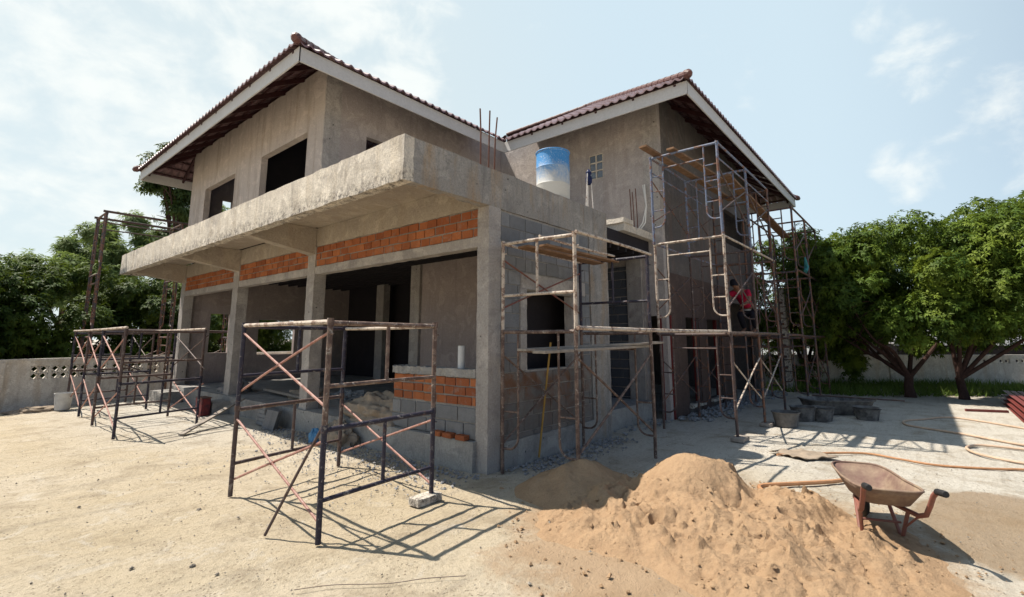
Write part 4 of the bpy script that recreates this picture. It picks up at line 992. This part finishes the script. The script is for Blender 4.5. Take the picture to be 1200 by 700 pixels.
m.add([(18.1-a,3.45-a,0),(18.1+a,3.45-a,0),(18.1+a,3.45+a,0),(18.1-a,3.45+a,0),(18.1-b,3.45-b,H),(18.1+b,3.45-b,H),(18.1+b,3.45+b,H),(18.1-b,3.45+b,H)],[(0,3,2,1),(4,5,6,7),(0,1,5,4),(1,2,6,5),(2,3,7,6),(3,0,4,7)])
m.build('pole_shaft',M['cast'],up,bevel=.015)
m=MB()
for k in range(7): m.box(17.94,17.96,3.40,3.50,.7+.35*k,.78+.35*k)
m.build('pole_hole_plate',M['p_dark'],up)  # thin dark plates stand in for the shaded holes of the pole
# low shed and white house beyond the walls
sh=thing('shed',(33,-4,0),'low shed with shade-dark walls and a pale roof edge behind the boundary wall','shed')
e=V(.64,-.768,0); n_=V(.768,.64,0); O=V(30.5,-2.2,0)
def P(u,v,z): return O+e*u+n_*v+V(0,0,z)
def obx(m,u0,u1,v0,v1,z0,z1): m.obox(P((u0+u1)/2,(v0+v1)/2,(z0+z1)/2),e*(u1-u0)/2,n_*(v1-v0)/2,V(0,0,(z1-z0)/2))
m=MB(); obx(m,-4,12,0,.2,0,1.40); obx(m,-4,-3.8,.2,5,0,1.40); obx(m,11.8,12,.2,5,0,1.40); obx(m,-4,12,5,5.2,0,2.2); m.build('wall',M['shade_black'],sh)  # walls coloured near-black for the shade under the eave
m=MB(); vs=[P(-4.6,-.6,1.42),P(12.6,-.6,1.42),P(12.6,5.4,2.3),P(-4.6,5.4,2.3)]; m.add(vs+[v+V(0,0,.05) for v in vs],[(3,2,1,0),(4,5,6,7),(0,1,5,4),(1,2,6,5),(2,3,7,6),(3,0,4,7)]); m.build('roof',M['roofgrey'],sh)
m=MB(); obx(m,-4.6,12.6,-.66,-.61,1.38,1.50); m.build('eave_board',M['housewhite'],sh)
hw=thing('white_house',(46,9.5,0),'small white house glimpsed behind the far scaffold and pole','house')
m=MB(); m.wall('X',44,44.2,5.8,13,0,2.6,((7.2,8.2,1,2),(9.6,10.6,1,2))); m.box(44.2,50,5.8,6,0,2.6); m.box(44.2,50,12.8,13,0,2.6); m.build('wall',M['housewhite'],hw)
m=MB(); m.box(44.3,44.4,5.9,12.9,.1,2.5); m.build('window_pane',M['glass_block'],hw)
m=MB(); m.add([(43.4,5.2,2.62),(43.4,13.6,2.62),(50.6,13.6,2.62),(50.6,5.2,2.62),(47,9.4,4.0)],[(0,1,2,3),(0,4,1),(1,4,2),(2,4,3),(3,4,0)]); m.build('roof',M['housewhite'],hw)
lump('sack_pile',(24.3,5.55,0),.9,.6,.55,M['paper_white'],'white sheeted pile on the ground behind the far scaffold','pile',31)

# ------------------------------------------------------------------ trees
rs_=np.random.RandomState(5)
def crown_mesh(name,mat,parent,centers,nros,leafL,leafW,nleaf=10,droop=.5,shell=.75,inner=.22):
    """leaf rosettes spread over the outer part of many uneven lobes"""
    c=np.array([k[:3] for k in centers],float); r=np.array([k[3] if len(k)>3 else 1. for k in centers])
    wgt=r**2/np.sum(r**2); idx=rs_.choice(len(c),nros,p=wgt)
    d=rs_.normal(size=(nros,3)); d/=np.linalg.norm(d,axis=1)[:,None]
    rad=np.where(rs_.rand(nros)<inner,rs_.rand(nros)**.5*shell,shell+(1.08-shell)*rs_.rand(nros))
    sq=np.array([1,1,.78]); pos=c[idx]+d*(r[idx]*rad)[:,None]*sq
    pos+=rs_.normal(size=pos.shape)*.06
    keep=pos[:,2]>.25; pos=pos[keep]; d=d[keep]; n=len(pos)
    nd=d*.7+np.array([0,0,.65]); nd/=np.linalg.norm(nd,axis=1)[:,None]
    a=np.cross(nd,np.array([.31,.77,.11])); a/=np.linalg.norm(a,axis=1)[:,None]; b=np.cross(nd,a)
    ph=rs_.rand(n,nleaf)*.9+np.arange(nleaf)[None,:]*2*np.pi/nleaf*1.62
    el=rs_.uniform(-.45,.75,(n,nleaf))-droop*.5
    rd=(a[:,None,:]*np.cos(ph)[...,None]+b[:,None,:]*np.sin(ph)[...,None])
    dirs=rd*np.cos(el)[...,None]+nd[:,None,:]*np.sin(el)[...,None]
    L=leafL*rs_.uniform(.7,1.25,(n,nleaf))[...,None]
    side=np.cross(dirs,nd[:,None,:]); side/=np.linalg.norm(side,axis=2)[...,None]+1e-9
    up=np.cross(side,dirs)
    base=pos[:,None,:]+dirs*L*.08
    tip=pos[:,None,:]+dirs*L-np.array([0,0,1])*L*droop*.55
    mid=pos[:,None,:]+dirs*L*.5-np.array([0,0,1])*L*droop*.10
    w=leafW*rs_.uniform(.8,1.2,(n,nleaf))[...,None]
    l=mid+side*w*.5+up*w*.18; rr=mid-side*w*.5+up*w*.18
    vv=np.stack([base,rr,tip,l],axis=2).reshape(-1,3)
    org=np.array(wloc(parent)); vv=vv-org
    nq=len(vv)//4; me=bpy.data.meshes.new(name)
    me.vertices.add(len(vv)); me.vertices.foreach_set('co',vv.astype(np.float32).ravel())
    me.loops.add(nq*4); me.loops.foreach_set('vertex_index',np.arange(nq*4,dtype=np.int32))
    me.polygons.add(nq); me.polygons.foreach_set('loop_start',np.arange(nq,dtype=np.int32)*4)
    at=me.attributes.new('tint','FLOAT','FACE')
    lt=rs_.rand(len(c))**1.5; tv=np.clip(np.repeat(.6*lt[idx[keep]]+.4*rs_.rand(n)**1.6,nleaf)+rs_.normal(size=nq)*.12,0,1); at.data.foreach_set('value',tv.astype(np.float32))
    me.update(); me.validate(); me.materials.append(mat)
    o=bpy.data.objects.new(name,me); COL.objects.link(o); o.parent=parent; return o
def lobes(c,rx,ry,rz,n,r0,r1,seed,zmin=-1.,fill=.55):
    q=np.random.RandomState(seed); out=[]
    while len(out)<n:
        d=q.normal(size=3); d/=np.linalg.norm(d)
        if d[2]<zmin: continue
        k=fill+(1-fill)*q.rand(); out.append((c[0]+d[0]*rx*k,c[1]+d[1]*ry*k,c[2]+d[2]*rz*k,q.uniform(r0,r1)))
    return out
def limbs(m,base,tops,r,seed):
    q=random.Random(seed)
    for t_ in tops:
        b=Vector(base); t=Vector(t_); mid=(b+t)/2+V(q.uniform(-.2,.2),q.uniform(-.2,.2),q.uniform(-.1,.25))
        pts=catmull([b,b*.7+t*.3+V(q.uniform(-.1,.1),q.uniform(-.1,.1),0),mid,t],5); k=len(pts)
        m.tube(pts,[r*(1-.8*i/(k-1)) for i in range(k)],8)
        for _ in range(3):
            s=pts[int(k*q.uniform(.5,.85))]; e_=s+V(q.uniform(-1,1),q.uniform(-1,1),q.uniform(.1,1.))*.8; m.tube([s,(s+e_)/2+V(0,0,.08),e_],[r*.35,r*.22,r*.08],6)
def tree(name,base,label,group,cen,mat,nros,L,Wd,fork=1.0,r=.16,nleaf=10,droop=.5,**k):
    t=thing(name,base,label,'tree',group)
    m=MB(); B=V(*base); fk=B+V(rnd.uniform(-.08,.08),rnd.uniform(-.08,.08),fork)
    m.tube([B-V(0,0,.1),B+V(0,0,.12),B+V(.02,.02,fork*.5),fk],[r*1.5,r*1.15,r,r*.95],12)
    tops=[c[:3] for c in sorted(cen,key=lambda c:-c[3])[:7]]
    limbs(m,fk-V(0,0,.05),tops,r*.62,hash(label)%1000 if False else len(label))
    m.build('trunk',M['bark'],t,smooth=True)
    crown_mesh('crown',mat,t,cen,nros,L,Wd,nleaf,droop,**k); return t
G='trees beyond the walls'
tree('mango_tree',(18.3,.40,0),'dense mango tree with forked brown trunk in front of the grey wall',G,lobes((18.9,.6,3.3),2.6,2.5,1.95,64,.36,.72,1,-.8,fill=.8)+lobes((19.4,.5,1.75),2.2,2.3,.5,26,.26,.45,34),M['mango'],10000,.125,.042,.6,.11,droop=.35)
tree('mango_tree',(18.6,-.75,0),'mango tree with a dark leaning trunk at the edge of the yard',G,lobes((19.3,-2.5,3.6),2.4,2.3,1.85,62,.36,.72,2,-.75,fill=.8)+lobes((19.6,-2.6,1.9),2.2,2.1,.5,24,.26,.45,35)+lobes((17.7,-.9,2.15),.9,1.15,.42,16,.22,.40,12),M['mango'],10500,.125,.042,.6,.10,droop=.35)
tree('mango_tree',(20.6,3.3,0),'mango tree behind the far scaffold and utility pole',G,lobes((20.8,3.4,3.35),2.2,2.1,2.15,60,.38,.74,3,-.95,fill=.8)+lobes((20.2,3.0,1.0),1.3,1.6,.8,18,.3,.5,33),M['mango'],7600,.13,.044,.6,.11,droop=.35)
tree('mango_tree',(23.0,1.6,0),'dark mango tree in the second row between two nearer trunks',G,lobes((23.2,1.4,3.1),2.6,2.6,2.5,40,.7,1.1,4,-.6),M['mango'],4200,.18,.06,.8,.13,droop=.4)
tree('mango_tree',(23.5,-3.4,0),'tall mango tree in the second row above the shed',G,lobes((23.4,-3.4,4.1),2.8,2.6,2.1,34,.6,1.0,6,-.8),M['mango'],4200,.18,.06,1.,.13,droop=.4)
LB='trees behind the pierced wall'
for i,(x,y,z,rx,rz,lab) in enumerate(((-.4,18.9,2.1,2.0,1.8,'dark bushy tree over the near stretch of the pierced wall'),(2.4,20.2,2.0,2.0,1.9,'bushy tree with bright leaf tips behind the pierced blocks'),(4.9,20.9,2.0,1.9,1.6,'bushy tree behind the thin scaffold tower'),(7.4,22.6,2.3,2.1,2.0,'bushy tree showing through the end wall windows'),(10.6,24.,3.0,2.6,2.8,'broad bushy tree hidden mostly by the house'))):
    tree('bushy_tree',(x,y,0),lab,LB,lobes((x,y,z),rx*1.05,rx*.95,rz*1.0,60,.34,.66,20+i,fill=.78)+lobes((x,y,.8),rx*1.2,rx*.9,.55,22,.4,.6,70+i),M['bush'],8600,.13,.046,.6,.11,droop=.35)
for i,(x,y,z,rx,rz,lab) in enumerate(((5.2,41,5.6,3.2,2.3,'hazy feathery tree low on the horizon beside the scaffold tower'),(8.2,41,7.2,3.6,3.2,'pale green feathery tree between the scaffold tower and the porch slab'),(12.2,41,8.4,3.4,3.6,'feathery tree rising behind the end of the porch slab'),(.6,46,4.6,3.8,1.6,'low feathery tree far behind the near stretch of wall'))):
    tree('feathery_tree',(x,y,0),lab,LB,lobes((x,y,z),rx,rx,rz,26,.6,1.1,40+i,fill=.4),M['feather'],2300,.42,.07,2.2,.16,14,.3,shell=.5,inner=.5)
tree('tall_tree',(7.2,27.5,0),'tall loose-crowned tree rising behind the roof end of the house',LB,lobes((7.0,27.5,9.2),1.35,1.6,3.2,26,.4,.75,60,fill=.3),M['tallleaf'],1500,.22,.09,5.,.17,9,.4,shell=.4,inner=.5)
# grass strip by the far wall
n=9000; bx_=rs_.uniform(17.6,24.5,n); by=rs_.uniform(-6,4.2,n); d_=(bx_-18.1)*.768+(by-.6)*.64
kp=(d_>.15)&(d_<4.5); bx_,by=bx_[kp],by[kp]; n=len(bx_); hgt=rs_.uniform(.10,.34,n); an=rs_.rand(n)*6.28; wd=.02
lx,ly=rs_.normal(size=n)*.10,rs_.normal(size=n)*.10
vv=np.stack([np.stack([bx_-np.cos(an)*wd,by-np.sin(an)*wd,bx_*0],1),np.stack([bx_+np.cos(an)*wd,by+np.sin(an)*wd,bx_*0],1),np.stack([bx_+lx,by+ly,hgt],1)],1).reshape(-1,3)
me=bpy.data.meshes.new('grass'); me.from_pydata(vv.tolist(),[],[(3*i,3*i+1,3*i+2) for i in range(n)]); me.materials.append(M['grass'])
at=me.attributes.new('tint','FLOAT','FACE'); at.data.foreach_set('value',rs_.rand(n).astype(np.float32))
o=bpy.data.objects.new('grass',me); COL.objects.link(o); tag(o,'strip of green grass under the mango trees','grass',None,'stuff')

# ------------------------------------------------------------------ light, sky, camera
SD=V(.25,-.50,-1.0).normalized()
sun=bpy.data.lights.new('sun','SUN'); sun.energy=5.0; sun.angle=R(.53); sun.color=(1,.91,.79)
so=bpy.data.objects.new('sun',sun); COL.objects.link(so); so.rotation_euler=SD.to_track_quat('-Z','Y').to_euler(); so.location=(0,0,30)
elev=math.asin(-SD.z); az=math.atan2(-SD.x,-SD.y)
w=bpy.data.worlds.new('World'); S.world=w; w.use_nodes=True; nt=w.node_tree; N=nt.nodes; Lk=nt.links; bg=N['Background']
sky=N.new('ShaderNodeTexSky'); sky.sky_type='NISHITA'; sky.sun_disc=False; sky.sun_elevation=elev; sky.sun_rotation=az; sky.dust_density=1.0; sky.air_density=1.0; sky.ozone_density=1.0
tc=N.new('ShaderNodeTexCoord')
def wn(t): return N.new(t)
def mathn(op,a,b):
    n=wn('ShaderNodeMath'); n.operation=op
    for i,x in enumerate((a,b)):
        if hasattr(x,'is_linked'): Lk.new(x,n.inputs[i])
        else: n.inputs[i].default_value=x
    return n.outputs[0]
def rng(x,a,b,lo=0,hi=1):
    n=wn('ShaderNodeMapRange'); n.interpolation_type='SMOOTHSTEP'; Lk.new(x,n.inputs[0]); n.inputs[1].default_value=a; n.inputs[2].default_value=b; n.inputs[3].default_value=lo; n.inputs[4].default_value=hi; return n.outputs[0]
def mixc(f,a,b):
    n=wn('ShaderNodeMix'); n.data_type='RGBA'
    if hasattr(f,'is_linked'): Lk.new(f,n.inputs[0])
    else: n.inputs[0].default_value=f
    for x,k in ((a,6),(b,7)):
        if hasattr(x,'is_linked'): Lk.new(x,n.inputs[k])
        else: n.inputs[k].default_value=(*x,1)
    return n.outputs[2]
def lobe(dirv,lo,hi):
    n=wn('ShaderNodeVectorMath'); n.operation='DOT_PRODUCT'; Lk.new(tc.outputs['Generated'],n.inputs[0]); n.inputs[1].default_value=Vector(dirv).normalized()
    return rng(n.outputs['Value'],lo,hi)
def dirpx(x,y):
    f,cx,cy=566.,600.,310.; p=R(8.8); yb=R(39.96)
    fw=V(math.cos(yb)*math.cos(p),math.sin(yb)*math.cos(p),math.sin(p)); rt=V(math.sin(yb),-math.cos(yb),0); up_=rt.cross(fw)
    return (fw*f+rt*(x-cx)-up_*(y-cy)).normalized()
mp=wn('ShaderNodeMapping'); Lk.new(tc.outputs['Generated'],mp.inputs[0]); mp.inputs['Scale'].default_value=(1,1,1.5); mp.inputs['Location'].default_value=(2.3,.7,.4)
cn=wn('ShaderNodeTexNoise'); Lk.new(mp.outputs[0],cn.inputs['Vector']); cn.inputs['Scale'].default_value=9.0; cn.inputs['Detail'].default_value=9; cn.inputs['Roughness'].default_value=.58; cn.inputs['Distortion'].default_value=.25
haze=mixc(lobe(dirpx(100,180),.55,.98),(5.9,7.2,7.9),(6.4,7.3,7.4))
hz=lobe((.22,.95,.2),-.42,.42)
base=mixc(mathn('MULTIPLY',hz,.86),sky.outputs[0],haze)
cov=None
for (x,y,lo,hi,s) in ((380,60,.955,.995,.30),(240,50,.975,.998,.22),(60,190,.95,.995,.26),(1075,70,.9965,.9995,.22),(1065,200,.9972,.9996,.25),(1125,190,.9972,.9996,.25),(1185,185,.9965,.9996,.24),(860,130,.998,.9998,.15),(1170,112,.998,.9998,.22),(1035,25,.9986,.9998,.18)):
    a=mathn('MULTIPLY',lobe(dirpx(x,y),lo,hi),s); cov=a if cov is None else mathn('MAXIMUM',cov,a)
cl=rng(mathn('ADD',cn.outputs['Fac'],cov),.61,.93)
base=mixc(mathn('MULTIPLY',cl,.8),base,(8.1,8.35,8.1))
Lk.new(base,bg.inputs['Color']); bg.inputs['Strength'].default_value=.078
cd=bpy.data.cameras.new('camera'); cam=bpy.data.objects.new('camera',cd); COL.objects.link(cam)
cam.location=(0,0,1.65); cam.rotation_euler=(R(98.8),0,R(39.96-90)); cd.sensor_width=36; cd.lens=36*566/1200; cd.shift_y=-40/1200; cd.clip_end=4000; cd.clip_start=.05
S.camera=cam
S.view_settings.view_transform='Standard'; S.view_settings.look='None'; S.view_settings.exposure=0.68; S.view_settings.gamma=1
S.render.engine='CYCLES'; S.cycles.use_denoising=True; S.cycles.max_bounces=6
